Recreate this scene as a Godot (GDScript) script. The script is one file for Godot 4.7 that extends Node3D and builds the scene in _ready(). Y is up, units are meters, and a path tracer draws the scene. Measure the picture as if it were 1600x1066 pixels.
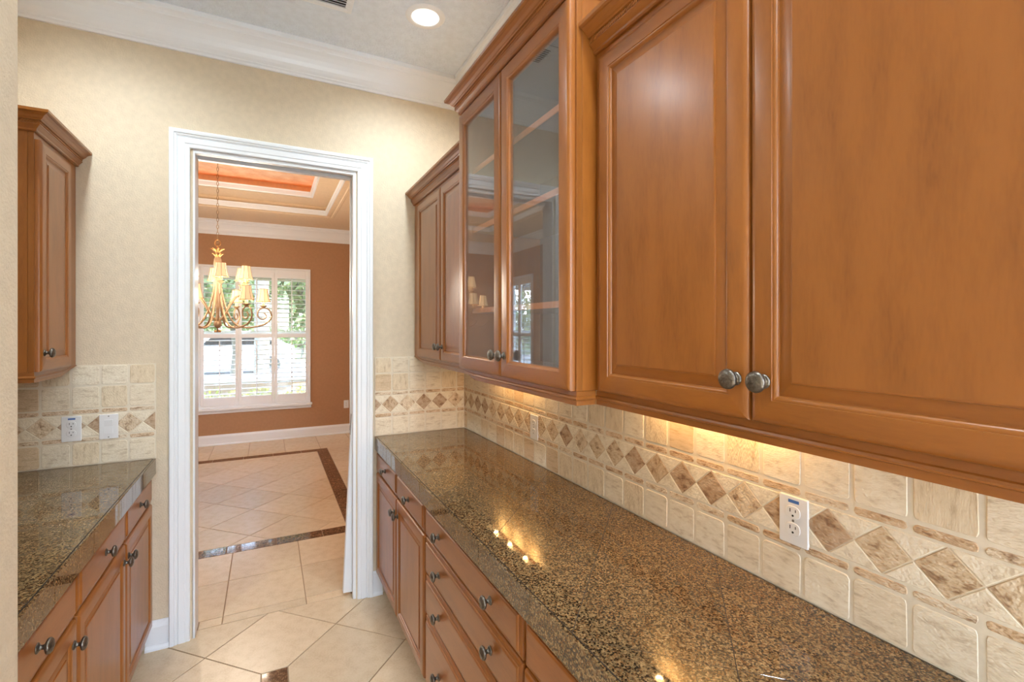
extends Node3D
# A butler's pantry: stained maple cabinets, granite tile counters, tumbled stone backsplash, and a cased
# pocket-door opening that looks into a terracotta dining room with a chandelier and shuttered window.
# x is to the right of the galley, y up, -z runs from the camera to the cased opening.

const BACK := -2.8362      # face of the wall with the opening
const RIGHT := 1.109       # face of the right wall
const FAR := -7.3625       # far wall of the dining room
const CEIL := 3.05
var M := {}
var used := {}
var rng := RandomNumberGenerator.new()

# ------------------------------------------------------------------ mesh builder
class MB:
	var st := SurfaceTool.new()
	var xf := Transform3D.IDENTITY
	func _init():
		st.begin(Mesh.PRIMITIVE_TRIANGLES)
	func vert(p: Vector3, n: Vector3):
		st.set_normal((xf.basis * n).normalized())
		st.add_vertex(xf * p)
	func tri(a: Vector3, b: Vector3, c: Vector3):
		var n := (b - a).cross(c - a)
		if n.length() < 1e-12:
			return
		n = n.normalized()
		vert(a, n); vert(c, n); vert(b, n)
	func quad(a: Vector3, b: Vector3, c: Vector3, d: Vector3):
		tri(a, b, c); tri(a, c, d)
	func tri_n(a: Vector3, b: Vector3, c: Vector3, na: Vector3, nb: Vector3, nc: Vector3):
		vert(a, na); vert(c, nc); vert(b, nb)
	func oquad(a: Vector3, b: Vector3, c: Vector3, d: Vector3, mid: Vector3):
		if (b - a).cross(c - a).dot((a + b + c + d) / 4.0 - mid) < 0.0:
			quad(d, c, b, a)
		else:
			quad(a, b, c, d)
	func box(lo: Vector3, hi: Vector3, c := 0.0):
		var mid := (lo + hi) / 2.0
		var s := (hi - lo) / 2.0
		var P := func(sx: float, sy: float, sz: float, ax: int) -> Vector3:
			var v := Vector3(sx * (s.x - c), sy * (s.y - c), sz * (s.z - c))
			v[ax] = [sx * s.x, sy * s.y, sz * s.z][ax]
			return mid + v
		for ax in 3:
			for sg in [-1.0, 1.0]:
				var q := []
				for k in [[-1.0, -1.0], [1.0, -1.0], [1.0, 1.0], [-1.0, 1.0]]:
					var v := [0.0, 0.0, 0.0]
					v[ax] = sg; v[(ax + 1) % 3] = k[0]; v[(ax + 2) % 3] = k[1]
					q.append(P.call(v[0], v[1], v[2], ax))
				oquad(q[0], q[1], q[2], q[3], mid)
		if c <= 0.0:
			return
		for k in 3:
			var i := (k + 1) % 3
			var j := (k + 2) % 3
			for si in [-1.0, 1.0]:
				for sj in [-1.0, 1.0]:
					var v0 := [0.0, 0.0, 0.0]
					v0[i] = si; v0[j] = sj; v0[k] = -1.0
					var v1 := v0.duplicate(); v1[k] = 1.0
					oquad(P.call(v0[0], v0[1], v0[2], i), P.call(v1[0], v1[1], v1[2], i), P.call(v1[0], v1[1], v1[2], j), P.call(v0[0], v0[1], v0[2], j), mid)
		for sx in [-1.0, 1.0]:
			for sy in [-1.0, 1.0]:
				for sz in [-1.0, 1.0]:
					var a: Vector3 = P.call(sx, sy, sz, 0)
					var b: Vector3 = P.call(sx, sy, sz, 1)
					var d: Vector3 = P.call(sx, sy, sz, 2)
					if (b - a).cross(d - a).dot(a - mid) < 0.0:
						tri(a, d, b)
					else:
						tri(a, b, d)
	# prof: radius, height along +y ; smooth
	func lathe(prof: Array, segs := 20):
		var nr := []
		for i in prof.size():
			var p0: Vector2 = prof[maxi(i - 1, 0)]
			var p1: Vector2 = prof[mini(i + 1, prof.size() - 1)]
			var t := (p1 - p0).normalized()
			nr.append(Vector2(t.y, -t.x))
		for i in prof.size() - 1:
			var a: Vector2 = prof[i]
			var b: Vector2 = prof[i + 1]
			var na: Vector2 = nr[i]
			var nb: Vector2 = nr[i + 1]
			for k in segs:
				var t0 := TAU * k / segs
				var t1 := TAU * (k + 1) / segs
				var d0 := Vector3(cos(t0), 0, -sin(t0))
				var d1 := Vector3(cos(t1), 0, -sin(t1))
				var A := d0 * a.x + Vector3(0, a.y, 0)
				var B := d1 * a.x + Vector3(0, a.y, 0)
				var C := d1 * b.x + Vector3(0, b.y, 0)
				var D := d0 * b.x + Vector3(0, b.y, 0)
				var nA := d0 * na.x + Vector3(0, na.y, 0)
				var nB := d1 * na.x + Vector3(0, na.y, 0)
				var nC := d1 * nb.x + Vector3(0, nb.y, 0)
				var nD := d0 * nb.x + Vector3(0, nb.y, 0)
				if a.x > 1e-6:
					tri_n(A, B, C, nA, nB, nC)
				if b.x > 1e-6:
					tri_n(A, C, D, nA, nC, nD)
	func tube(pts: Array, rad: Array, segs := 6, closed := false):
		var n := pts.size()
		var rings := []
		var up := Vector3(0.123, 0.35, 0.93).normalized()
		for i in n:
			var a: Vector3 = pts[(i - 1 + n) % n] if closed else pts[maxi(i - 1, 0)]
			var b: Vector3 = pts[(i + 1) % n] if closed else pts[mini(i + 1, n - 1)]
			var t := (b - a).normalized()
			var u := (up - t * up.dot(t)).normalized()
			up = u
			var v := t.cross(u)
			var r: float = rad[mini(i, rad.size() - 1)]
			var ring := []
			for k in segs:
				var th := TAU * k / segs
				ring.append([pts[i] + (u * cos(th) + v * sin(th)) * r, u * cos(th) + v * sin(th)])
			rings.append(ring)
		for i in (n if closed else n - 1):
			var R: Array = rings[i]
			var S: Array = rings[(i + 1) % n]
			for k in segs:
				var m := (k + 1) % segs
				tri_n(R[k][0], R[m][0], S[m][0], R[k][1], R[m][1], S[m][1])
				tri_n(R[k][0], S[m][0], S[k][0], R[k][1], S[m][1], S[k][1])
		if not closed:
			for e in [0, n - 1]:
				for k in range(1, segs - 1):
					if e == 0:
						tri(rings[0][0][0], rings[0][k + 1][0], rings[0][k][0])
					else:
						tri(rings[e][0][0], rings[e][k][0], rings[e][k + 1][0])
	# sweep a closed profile (x: away along the in-plane perpendicular, y: along nrm) down a path
	func sweep(path: Array, nrm: Vector3, prof: Array, side := 1.0, closed := false, scales := []):
		var n := path.size()
		var rings := []
		for i in n:
			var dirs := []
			if closed or i > 0:
				dirs.append((path[i] - path[(i - 1 + n) % n]).normalized())
			if closed or i < n - 1:
				dirs.append((path[(i + 1) % n] - path[i]).normalized())
			var p0: Vector3 = nrm.cross(dirs[0]) * side
			var p1: Vector3 = nrm.cross(dirs[-1]) * side
			var m := (p0 + p1) / (1.0 + p0.dot(p1))
			var sc: float = scales[i] if scales.size() > 0 else 1.0
			var ring := []
			for q in prof:
				ring.append(path[i] + m * q.x + nrm * q.y * sc)
			rings.append(ring)
		var area := 0.0
		for k in prof.size():
			area += prof[k].cross(prof[(k + 1) % prof.size()])
		var flip := (area > 0.0) == (side > 0.0)
		for i in (n if closed else n - 1):
			var R: Array = rings[i]
			var S: Array = rings[(i + 1) % n]
			for k in prof.size():
				var w := (k + 1) % prof.size()
				if flip:
					quad(R[k], R[w], S[w], S[k])
				else:
					quad(S[k], S[w], R[w], R[k])
		if not closed:
			var idx := Geometry2D.triangulate_polygon(PackedVector2Array(prof))
			for e in [0, n - 1]:
				for k in range(0, idx.size(), 3):
					var a: Vector3 = rings[e][idx[k]]
					var b: Vector3 = rings[e][idx[k + 1]]
					var c: Vector3 = rings[e][idx[k + 2]]
					var out: Vector3 = (path[0] - path[1]) if e == 0 else (path[n - 1] - path[n - 2])
					if (b - a).cross(c - a).dot(out) < 0.0:
						tri(a, c, b)
					else:
						tri(a, b, c)
	# convex polygon in local xy, extruded along +z with a bevelled top
	func prism(poly: Array, depth: float, bevel: float, z0 := 0.0, back := false):
		var n := poly.size()
		var area := 0.0
		for k in n:
			area += poly[k].cross(poly[(k + 1) % n])
		if area < 0.0:
			poly = poly.duplicate(); poly.reverse()
		var ins := inset(poly, bevel)
		for k in n:
			var w := (k + 1) % n
			var a := Vector3(poly[k].x, poly[k].y, z0)
			var b := Vector3(poly[w].x, poly[w].y, z0)
			var u := Vector3(0, 0, depth - bevel)
			var c := Vector3(ins[k].x, ins[k].y, z0 + depth)
			var d := Vector3(ins[w].x, ins[w].y, z0 + depth)
			quad(a, b, b + u, a + u)
			quad(a + u, b + u, d, c)
			if k > 0 and k < n - 1:
				tri(Vector3(ins[0].x, ins[0].y, z0 + depth), c, d)
				if back:
					tri(Vector3(poly[0].x, poly[0].y, z0), b, a)
	static func inset(poly: Array, s: float) -> Array:
		var out := []
		var n := poly.size()
		for k in n:
			var p: Vector2 = poly[k]
			var e0: Vector2 = (p - poly[(k - 1 + n) % n]).normalized()
			var e1: Vector2 = (poly[(k + 1) % n] - p).normalized()
			var n0 := Vector2(-e0.y, e0.x)
			var n1 := Vector2(-e1.y, e1.x)
			out.append(p + (n0 + n1) / maxf(1.0 + n0.dot(n1), 0.3) * s)
		return out
	func mesh(into: ArrayMesh = null) -> ArrayMesh:
		return st.commit(into) if into else st.commit()

# ------------------------------------------------------------------ naming
func numbered(called: String, parent: Node = self) -> String:
	var key := "%d/%s" % [parent.get_instance_id(), called]
	if not used.has(key):
		used[key] = 0
		return called
	used[key] += 1
	return "%s_%03d" % [called, used[key]]

func part(called: String, mb, mat, parent: Node = self, xf := Transform3D.IDENTITY) -> MeshInstance3D:
	var o := MeshInstance3D.new()
	o.name = numbered(called, parent)
	o.mesh = mb.mesh() if mb is MB else mb
	if mat is Material:
		o.material_override = mat
	o.transform = xf
	parent.add_child(o, true)
	return o

func thing(called: String, label: String, category: String, at := Vector3.ZERO, group := "") -> Node3D:
	var o := Node3D.new()
	o.name = numbered(called)
	add_child(o)
	o.position = at
	return tag(o, label, category, group)

func tag(o, label: String, category: String, group := ""):
	o.set_meta("label", label)
	o.set_meta("category", category)
	if group:
		o.set_meta("group", group)
	return o

func struct(called: String, mb, mat, label := "", category := "") -> MeshInstance3D:
	var o := part(called, mb, mat)
	o.set_meta("kind", "structure")
	if label:
		tag(o, label, category)
	return o

# ------------------------------------------------------------------ materials
func noise_img(type: int, freq: float, oct: int, sd: int, size := 512, jitter := 1.0) -> Image:
	var n := FastNoiseLite.new()
	n.noise_type = type as FastNoiseLite.NoiseType
	n.frequency = freq
	n.seed = sd
	n.fractal_octaves = oct
	n.fractal_type = FastNoiseLite.FRACTAL_FBM if oct > 1 else FastNoiseLite.FRACTAL_NONE
	n.cellular_jitter = jitter
	n.cellular_return_type = FastNoiseLite.RETURN_CELL_VALUE
	return n.get_seamless_image(size, size, false, false, 0.1, true)

func tint_tex(stops: Array, layers: Array, size := 512) -> ImageTexture:
	# layers: [bytes, weight]; the weighted sum of the noises picks a colour from the stops
	var g := Gradient.new()
	g.offsets = PackedFloat32Array(stops.map(func(s): return s[0]))
	g.colors = PackedColorArray(stops.map(func(s): return s[1]))
	var lut := []
	for i in 256:
		var c := g.sample(i / 255.0)
		lut.append([c.r8, c.g8, c.b8])
	var out := PackedByteArray()
	out.resize(size * size * 3)
	var total := 0.0
	for l in layers:
		total += l[1]
	for i in size * size:
		var v := 0.0
		for l in layers:
			v += l[0][i] * l[1]
		var c: Array = lut[clampi(int(v / total), 0, 255)]
		out[i * 3] = c[0]; out[i * 3 + 1] = c[1]; out[i * 3 + 2] = c[2]
	var im := Image.create_from_data(size, size, false, Image.FORMAT_RGB8, out)
	im.generate_mipmaps()
	return ImageTexture.create_from_image(im)

func bump_tex(im: Image, strength: float) -> ImageTexture:
	var b: Image = im.duplicate()
	b.convert(Image.FORMAT_RGBA8)
	b.bump_map_to_normal_map(strength)
	return ImageTexture.create_from_image(b)

func mat(color: Color, rough := 0.6, metal := 0.0) -> StandardMaterial3D:
	var m := StandardMaterial3D.new()
	m.albedo_color = color
	m.roughness = rough
	m.metallic = metal
	return m

func tri_mat(color: Color, tex: Texture2D, scale: Vector3, rough: float, nrm: Texture2D = null, nscale := 1.0, offset := Vector3.ZERO) -> StandardMaterial3D:
	var m := mat(color, rough)
	m.albedo_texture = tex
	m.uv1_triplanar = true
	m.uv1_world_triplanar = true
	m.uv1_scale = scale
	m.uv1_offset = offset
	if nrm:
		m.normal_enabled = true
		m.normal_texture = nrm
		m.normal_scale = nscale
	return m

func glow(color: Color, energy: float) -> StandardMaterial3D:
	var m := mat(color, 0.5)
	m.emission_enabled = true
	m.emission = color
	m.emission_energy_multiplier = energy
	return m

func make_materials():
	var S := FastNoiseLite.TYPE_SIMPLEX_SMOOTH
	var C := FastNoiseLite.TYPE_CELLULAR
	var soft := noise_img(S, 0.012, 3, 11)
	var fine := noise_img(S, 0.09, 2, 12)
	var grit := noise_img(S, 0.22, 2, 13)
	var bs := soft.get_data(); var bf := fine.get_data(); var bg := grit.get_data()
	# stained maple: soft blotches and thin streaks, stretched along the grain by the uv scale
	var wood := tint_tex([[0.0, Color(0.78, 0.74, 0.69)], [0.33, Color(0.915, 0.90, 0.88)], [0.6, Color(0.975, 0.97, 0.965)], [1.0, Color(1, 1, 1)]], [[bs, 1.2], [bf, 0.55], [bg, 0.35]])
	var stain := Color(0.61, 0.37, 0.145)
	for k in 3:
		var c: Color = stain * [1.0, 0.96, 1.03][k]
		var off := Vector3(0.37 * k, 0.21 * k, 0.53 * k)
		M["wood_v%d" % k] = tri_mat(c, wood, Vector3(2.2, 0.42, 2.2), 0.31, null, 1.0, off)
		M["wood_h%d" % k] = tri_mat(c, wood, Vector3(2.2, 2.2, 0.42), 0.31, null, 1.0, off)
		for s in ["wood_v%d", "wood_h%d"]:
			M[s % k].clearcoat_enabled = true
			M[s % k].clearcoat = 0.2
			M[s % k].clearcoat_roughness = 0.2
	M.wood_x = tri_mat(stain, wood, Vector3(0.42, 2.2, 2.2), 0.32)
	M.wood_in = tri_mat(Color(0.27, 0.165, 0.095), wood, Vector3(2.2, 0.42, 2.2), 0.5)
	M.shelf = tri_mat(Color(0.80, 0.50, 0.27), wood, Vector3(2.2, 2.2, 0.42), 0.4)
	M.toe = mat(Color(0.20, 0.11, 0.06), 0.7)
	# plaster and paint
	var orange := bump_tex(noise_img(S, 0.06, 3, 21), 3.0)
	var knock := bump_tex(noise_img(S, 0.045, 4, 22), 5.0)
	var flat := tint_tex([[0.0, Color(0.96, 0.96, 0.96)], [1.0, Color(1, 1, 1)]], [[bs, 1.0]])
	M.cream = tri_mat(Color(0.865, 0.80, 0.69), flat, Vector3.ONE * 3.2, 0.6, orange, 0.55)
	M.ceiling = tri_mat(Color(0.905, 0.945, 0.985), flat, Vector3.ONE * 2.6, 0.8, knock, 0.9)
	M.terracotta = tri_mat(Color(0.70, 0.53, 0.385), flat, Vector3.ONE * 3.2, 0.6, orange, 0.4)
	M.soffit = tri_mat(Color(0.90, 0.80, 0.665), flat, Vector3.ONE * 3.0, 0.7, orange, 0.3)
	var sky_paint := tint_tex([[0.0, Color(0.85, 0.64, 0.50)], [0.45, Color(0.91, 0.74, 0.60)], [0.7, Color(0.93, 0.79, 0.66)], [1.0, Color(0.95, 0.86, 0.76)]], [[bs, 1.4], [bf, 0.5]])
	M.faux = tri_mat(Color(1, 1, 1), sky_paint, Vector3.ONE * 0.8, 0.7)
	M.white = mat(Color(0.925, 0.94, 0.95), 0.32)
	M.plate = mat(Color(0.90, 0.90, 0.895), 0.28)
	M.dark = mat(Color(0.03, 0.03, 0.03), 0.7)
	M.sticker = mat(Color(0.27, 0.43, 0.68), 0.5)
	# granite: a mosaic of grains
	var gs := 1024
	var ga := noise_img(C, 0.125, 1, 31, gs).get_data()
	var gb := noise_img(C, 0.20, 1, 32, gs).get_data()
	var gc := noise_img(S, 0.035, 3, 33, gs).get_data()
	var out := PackedByteArray(); out.resize(gs * gs * 3)
	var cols := [Color(0.20, 0.17, 0.14), Color(0.31, 0.26, 0.20), Color(0.44, 0.395, 0.315), Color(0.545, 0.485, 0.38), Color(0.63, 0.565, 0.455), Color(0.49, 0.385, 0.27)]
	for i in gs * gs:
		var v := ga[i] * 0.6 + gb[i] * 0.4
		var t := gc[i] - 127
		var k := 0
		if v + t * 0.45 < 74: k = 0
		elif v + t * 0.3 < 98: k = 1
		elif gb[i] > 205: k = 5
		elif v < 140: k = 2
		elif v < 178: k = 3
		else: k = 4
		var c: Color = cols[k]
		out[i * 3] = c.r8; out[i * 3 + 1] = c.g8; out[i * 3 + 2] = c.b8
	var gi := Image.create_from_data(gs, gs, false, Image.FORMAT_RGB8, out)
	gi.generate_mipmaps()
	var gt := ImageTexture.create_from_image(gi)
	for k in 3:
		M["granite%d" % k] = tri_mat(Color(0.93, 0.87, 0.775) * [1.0, 0.96, 1.04][k], gt, Vector3.ONE * 2.0, 0.035, null, 1.0, Vector3(0.31, 0.17, 0.73) * k)
		M["granite%d" % k].metallic_specular = 0.6
	M.joint = mat(Color(0.20, 0.165, 0.13), 0.9)
	# tumbled stone
	var band := noise_img(S, 0.035, 4, 41)
	var pit := noise_img(S, 0.10, 3, 42)
	var bb := band.get_data(); var bp := pit.get_data()
	var stone := tint_tex([[0.0, Color(0.74, 0.68, 0.62)], [0.25, Color(0.88, 0.85, 0.81)], [0.42, Color(0.96, 0.95, 0.93)], [0.75, Color(1, 1, 1)], [1.0, Color(0.97, 0.955, 0.93)]], [[bb, 1.2], [bs, 1.0], [bg, 0.3]])
	var vein := tint_tex([[0.0, Color(0.48, 0.40, 0.35)], [0.28, Color(0.70, 0.62, 0.56)], [0.42, Color(0.90, 0.86, 0.81)], [0.7, Color(1, 1, 1)], [1.0, Color(0.92, 0.88, 0.84)]], [[bb, 1.5], [bp, 0.55], [bs, 0.8]])
	var sn := bump_tex(pit, 5.0)
	var tones := [Color(0.92, 0.87, 0.775), Color(0.90, 0.835, 0.72), Color(0.935, 0.895, 0.81), Color(0.86, 0.77, 0.64)]
	for k in 4:
		M["stone%d" % k] = tri_mat(tones[k], stone, [Vector3(1.3, 5, 1.3), Vector3(5, 1.2, 5), Vector3(1.6, 4, 1.6), Vector3(1.2, 6, 1.2)][k], 0.85, sn, 0.28, Vector3(0.13, 0.41, 0.29) * k)
	M.stone4 = tri_mat(Color(0.94, 0.90, 0.815), stone, Vector3(2, 2, 2), 0.75, sn, 0.25)
	for k in 4:
		M["diamond%d" % k] = tri_mat([Color(0.875, 0.80, 0.68), Color(0.83, 0.74, 0.615), Color(0.90, 0.835, 0.725), Color(0.78, 0.685, 0.575)][k], vein, [Vector3(1.6, 3.4, 1.6), Vector3(3.2, 1.6, 3.2), Vector3(1.8, 1.8, 1.8), Vector3(1.5, 2.5, 1.5)][k], 0.75, sn, 0.4, Vector3(0.23, 0.37, 0.11) * k)
	for k in 3:
		M["liner%d" % k] = tri_mat([Color(0.89, 0.80, 0.68), Color(0.86, 0.76, 0.63), Color(0.91, 0.85, 0.75)][k], vein, Vector3(1.8, 5, 1.8), 0.8, sn, 0.6, Vector3(0.19, 0.07, 0.33) * k)
	M.grout = tri_mat(Color(0.90, 0.855, 0.765), flat, Vector3.ONE * 8.0, 0.85)
	# floor
	var tile := tint_tex([[0.0, Color(0.88, 0.84, 0.80)], [0.5, Color(0.96, 0.95, 0.93)], [1.0, Color(1, 1, 1)]], [[bs, 1.0], [bf, 0.8], [bg, 0.5]])
	for k in 3:
		M["tile%d" % k] = tri_mat(Color(0.885, 0.80, 0.68) * [1.0, 0.975, 1.02][k], tile, Vector3.ONE * 2.0, 0.26, null, 1.0, Vector3(0.27, 0.4, 0.61) * k)
	M.floor_joint = mat(Color(0.60, 0.49, 0.37), 0.8)
	var marble := tint_tex([[0.0, Color(0.20, 0.125, 0.085)], [0.42, Color(0.37, 0.255, 0.175)], [0.58, Color(0.49, 0.355, 0.25)], [0.70, Color(0.66, 0.53, 0.41)], [1.0, Color(0.78, 0.67, 0.55)]], [[bb, 0.9], [bp, 0.9], [bs, 0.4]])
	for k in 2:
		M["marble%d" % k] = tri_mat(Color(1, 1, 1) * [1.0, 0.9][k], marble, Vector3.ONE * 2.6, 0.06, null, 1.0, Vector3(0.4, 0.2, 0.7) * k)
	# metals and glass
	var hammer := bump_tex(noise_img(S, 0.03, 3, 51, 256), 9.0)
	M.pewter = tri_mat(Color(0.50, 0.47, 0.43), tint_tex([[0.0, Color(0.45, 0.45, 0.45)], [0.5, Color(0.9, 0.9, 0.9)], [1.0, Color(1, 1, 1)]], [[bs, 1.0], [bf, 1.0]]), Vector3.ONE * 9.0, 0.34, hammer, 0.45)
	M.pewter.metallic = 0.9
	M.bronze = mat(Color(0.66, 0.55, 0.43), 0.42, 0.55)
	M.gold = mat(Color(0.78, 0.56, 0.32), 0.42, 0.35)
	M.steel = mat(Color(0.55, 0.54, 0.52), 0.35, 0.9)
	var g := mat(Color(1, 1, 1, 0.06), 0.0)
	g.transparency = BaseMaterial3D.TRANSPARENCY_ALPHA
	g.metallic_specular = 0.5
	M.glass = g

# ------------------------------------------------------------------ setting
func _ready():
	rng.seed = 4711
	var cam := Camera3D.new()
	cam.name = "camera"
	cam.projection = Camera3D.PROJECTION_FRUSTUM
	cam.near = 0.05
	cam.far = 200.0
	cam.size = 2.0 * 533.0 / 751.7 * 0.05
	cam.frustum_offset = Vector2(0, -21.16 / 751.7 * 0.05)
	add_child(cam)
	cam.position = Vector3(0, 1.5405, 0)
	cam.rotation.y = -0.4696
	cam.current = true
	var we := WorldEnvironment.new()
	we.name = "environment"
	var env := Environment.new()
	var sky := Sky.new()
	var sm := ProceduralSkyMaterial.new()
	sm.sky_top_color = Color(0.62, 0.72, 0.86)
	sm.sky_horizon_color = Color(0.92, 0.93, 0.94)
	sm.ground_bottom_color = Color(0.45, 0.45, 0.40)
	sm.ground_horizon_color = Color(0.75, 0.76, 0.74)
	sm.sky_energy_multiplier = 4.0
	sm.ground_energy_multiplier = 1.0
	sky.sky_material = sm
	env.background_mode = Environment.BG_SKY
	env.sky = sky
	env.tonemap_mode = Environment.TONE_MAPPER_LINEAR
	env.tonemap_exposure = 0.97
	env.sdfgi_enabled = true
	env.ssao_enabled = true
	env.ssil_enabled = true
	we.environment = env
	add_child(we)
	var sun := DirectionalLight3D.new()
	sun.name = "sun"
	sun.light_color = Color(1.0, 0.98, 0.95)
	sun.light_energy = 8.0
	sun.light_angular_distance = 0.6
	sun.shadow_enabled = true
	add_child(sun)
	sun.look_at_from_position(Vector3.ZERO, Vector3(-1.0, -0.75, -0.6))
	make_materials()
	can_lights()
	shell()
	floors()
	openings()
	dining_ceiling()
	cabinets()
	counters()
	backsplashes()
	fittings()
	chandelier()
	outdoors()

const CAN_E := 1.65
func can_lights():
	var warm := Color(0.925, 0.97, 1.0)
	var spots := [
		[Vector3(0.682, CEIL, -2.272), "round recessed ceiling light above the right cabinets near the opening wall"],
		[Vector3(-0.66, CEIL, -2.20), "round recessed ceiling light above the left counter"],
		[Vector3(0.55, CEIL, -0.55), "round recessed ceiling light above the near right cabinets"],
		[Vector3(0.1, CEIL, 0.7), "round recessed ceiling light over the galley floor behind the camera"]]
	for s in spots:
		var t := thing("recessed_light", s[1], "ceiling light", s[0], "recessed ceiling lights")
		var mb := MB.new()
		mb.lathe([Vector2(0.066, -0.0005), Vector2(0.066, -0.006), Vector2(0.074, -0.010), Vector2(0.090, -0.006), Vector2(0.095, -0.0005)], 40)
		part("trim_ring", mb, M.white, t)
		mb = MB.new()
		mb.lathe([Vector2(0.0, -0.007), Vector2(0.05, -0.0065), Vector2(0.0665, -0.004), Vector2(0.0665, -0.0005)], 40)
		part("lens", mb, glow(Color(1.0, 0.97, 0.92), 2.2), t)
		var l := SpotLight3D.new()
		l.name = "lamp"
		l.light_color = warm
		l.light_energy = CAN_E
		l.spot_angle = 80.0
		l.spot_angle_attenuation = 0.9
		l.light_size = 0.06
		l.spot_range = 12.0
		l.spot_attenuation = 2.0
		l.shadow_enabled = true
		t.add_child(l)
		l.position = Vector3(0, -0.03, 0)
		l.rotation.x = -PI / 2

func B(boxes: Array, c := 0.0) -> MB:
	var mb := MB.new()
	for b in boxes:
		mb.box(Vector3(b[0], b[2], b[4]), Vector3(b[1], b[3], b[5]), c)
	return mb

func shell():
	# pantry
	struct("wall_back", B([[-1.25, -0.33, 0, CEIL, BACK - 0.04, BACK], [0.445, 1.25, 0, CEIL, BACK - 0.04, BACK], [-0.33, 0.445, 2.435, CEIL, BACK - 0.04, BACK]]), M.cream)
	struct("wall_right", B([[RIGHT, RIGHT + 0.14, 0, CEIL, BACK - 0.04, 1.8]]), M.cream)
	struct("wall_alcove", B([[-1.24, -1.10, 0, CEIL, BACK, -1.25]]), M.cream)
	var mb := MB.new()
	var poly := [Vector2(-0.423, -1.7), Vector2(-1.24, -1.7), Vector2(-1.24, 1.25)]
	for k in 7:
		var a := PI / 2 * (1.0 - k / 6.0)
		poly.append(Vector2(-0.438 + 0.015 * cos(a), 1.235 + 0.015 * sin(a)))
	mb.xf = Transform3D(Basis(Vector3(1, 0, 0), -PI / 2), Vector3.ZERO)
	mb.prism(poly, CEIL, 0.0, 0.0, true)
	struct("wall_left", mb, M.cream)
	struct("wall_front", B([[-0.423, -0.1, 0, CEIL, 1.7, 1.8], [0.95, 1.25, 0, CEIL, 1.7, 1.8], [-0.1, 0.95, 2.55, CEIL, 1.7, 1.8]]), M.cream)
	# glazed garden door behind the camera
	var gd := struct("window_3", B([[-0.1, -0.04, 0, 2.55, 1.72, 1.78], [0.89, 0.95, 0, 2.55, 1.72, 1.78], [-0.04, 0.89, 2.47, 2.55, 1.72, 1.78], [-0.04, 0.89, 0, 0.12, 1.72, 1.78]], 0.004), M.white)
	part("pane", B([[-0.04, 0.89, 0.12, 2.47, 1.748, 1.752]]), M.glass, gd)
	struct("ceiling", B([[-1.25, 1.25, CEIL, CEIL + 0.1, BACK - 0.04, 1.8]]), M.ceiling)
	# dining room
	struct("wall_near", B([[-2.25, -0.33, 0, 3.35, -2.966, -2.926], [0.445, 1.45, 0, 3.35, -2.966, -2.926], [-0.33, 0.445, 2.435, 3.35, -2.966, -2.926]]), M.terracotta)
	struct("wall_dining_right", B([[1.33, 1.47, 0, 3.35, FAR - 0.12, -2.926]]), M.terracotta)
	struct("wall_far", B([[-2.27, -1.233, 0, 3.35, FAR - 0.12, FAR], [0.537, 1.33, 0, 3.35, FAR - 0.12, FAR], [-1.233, 0.537, 0, 0.487, FAR - 0.12, FAR], [-1.233, 0.537, 2.357, 3.35, FAR - 0.12, FAR]]), M.terracotta)
	struct("wall_dining_left", B([[-2.27, -2.15, 0, 3.35, -6.34, -2.926], [-2.27, -2.15, 0, 3.35, FAR, -7.20], [-2.27, -2.15, 0, 0.487, -7.20, -6.34], [-2.27, -2.15, 2.357, 3.35, -7.20, -6.34]]), M.terracotta)
	# pantry crown moulding, 4.5 inch
	var crown := [Vector2(0, 0), Vector2(0.012, 0), Vector2(0.014, 0.010), Vector2(0.020, 0.016), Vector2(0.020, 0.022), Vector2(0.030, 0.032), Vector2(0.040, 0.046), Vector2(0.048, 0.064), Vector2(0.060, 0.084), Vector2(0.076, 0.104), Vector2(0.092, 0.116), Vector2(0.092, 0.124), Vector2(0.100, 0.132), Vector2(0.112, 0.137), Vector2(0.112, 0.159), Vector2(0, 0.159)]
	mb = MB.new()
	var y := CEIL - 0.159
	mb.sweep([Vector3(-0.423, y, -1.25), Vector3(-1.10, y, -1.25), Vector3(-1.10, y, BACK), Vector3(RIGHT, y, BACK), Vector3(RIGHT, y, 1.7), Vector3(-0.423, y, 1.7)], Vector3.UP, crown, -1.0, true)
	struct("trim_1", mb, M.white)
	# dining crown
	var dc := []
	for q in crown:
		dc.append(Vector2(q.x * 1.0, q.y * 1.14))
	mb = MB.new()
	y = 2.94 - 0.159 * 1.14
	mb.sweep([Vector3(-2.15, y, -2.966), Vector3(-2.15, y, FAR), Vector3(1.33, y, FAR), Vector3(1.33, y, -2.966)], Vector3.UP, dc, -1.0, true)
	struct("trim_2", mb, M.white)
	# baseboards with a shoe
	var base := [Vector2(0, 0), Vector2(0.026, 0), Vector2(0.026, 0.010), Vector2(0.019, 0.020), Vector2(0.014, 0.022), Vector2(0.014, 0.105), Vector2(0.010, 0.118), Vector2(0.006, 0.124), Vector2(0.004, 0.135), Vector2(0, 0.135)]
	for k in [["baseboard_back", [Vector3(-0.52, 0, BACK), Vector3(-0.426, 0, BACK)]], ["baseboard_back", [Vector3(0.535, 0, BACK), Vector3(0.592, 0, BACK)]], ["baseboard_dining", [Vector3(-0.44, 0, -2.966), Vector3(-2.15, 0, -2.966), Vector3(-2.15, 0, FAR), Vector3(1.33, 0, FAR), Vector3(1.33, 0, -2.966), Vector3(0.55, 0, -2.966)]]]:
		mb = MB.new()
		mb.sweep(k[1], Vector3.UP, base, -1.0)
		struct(k[0], mb, M.white)

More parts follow.
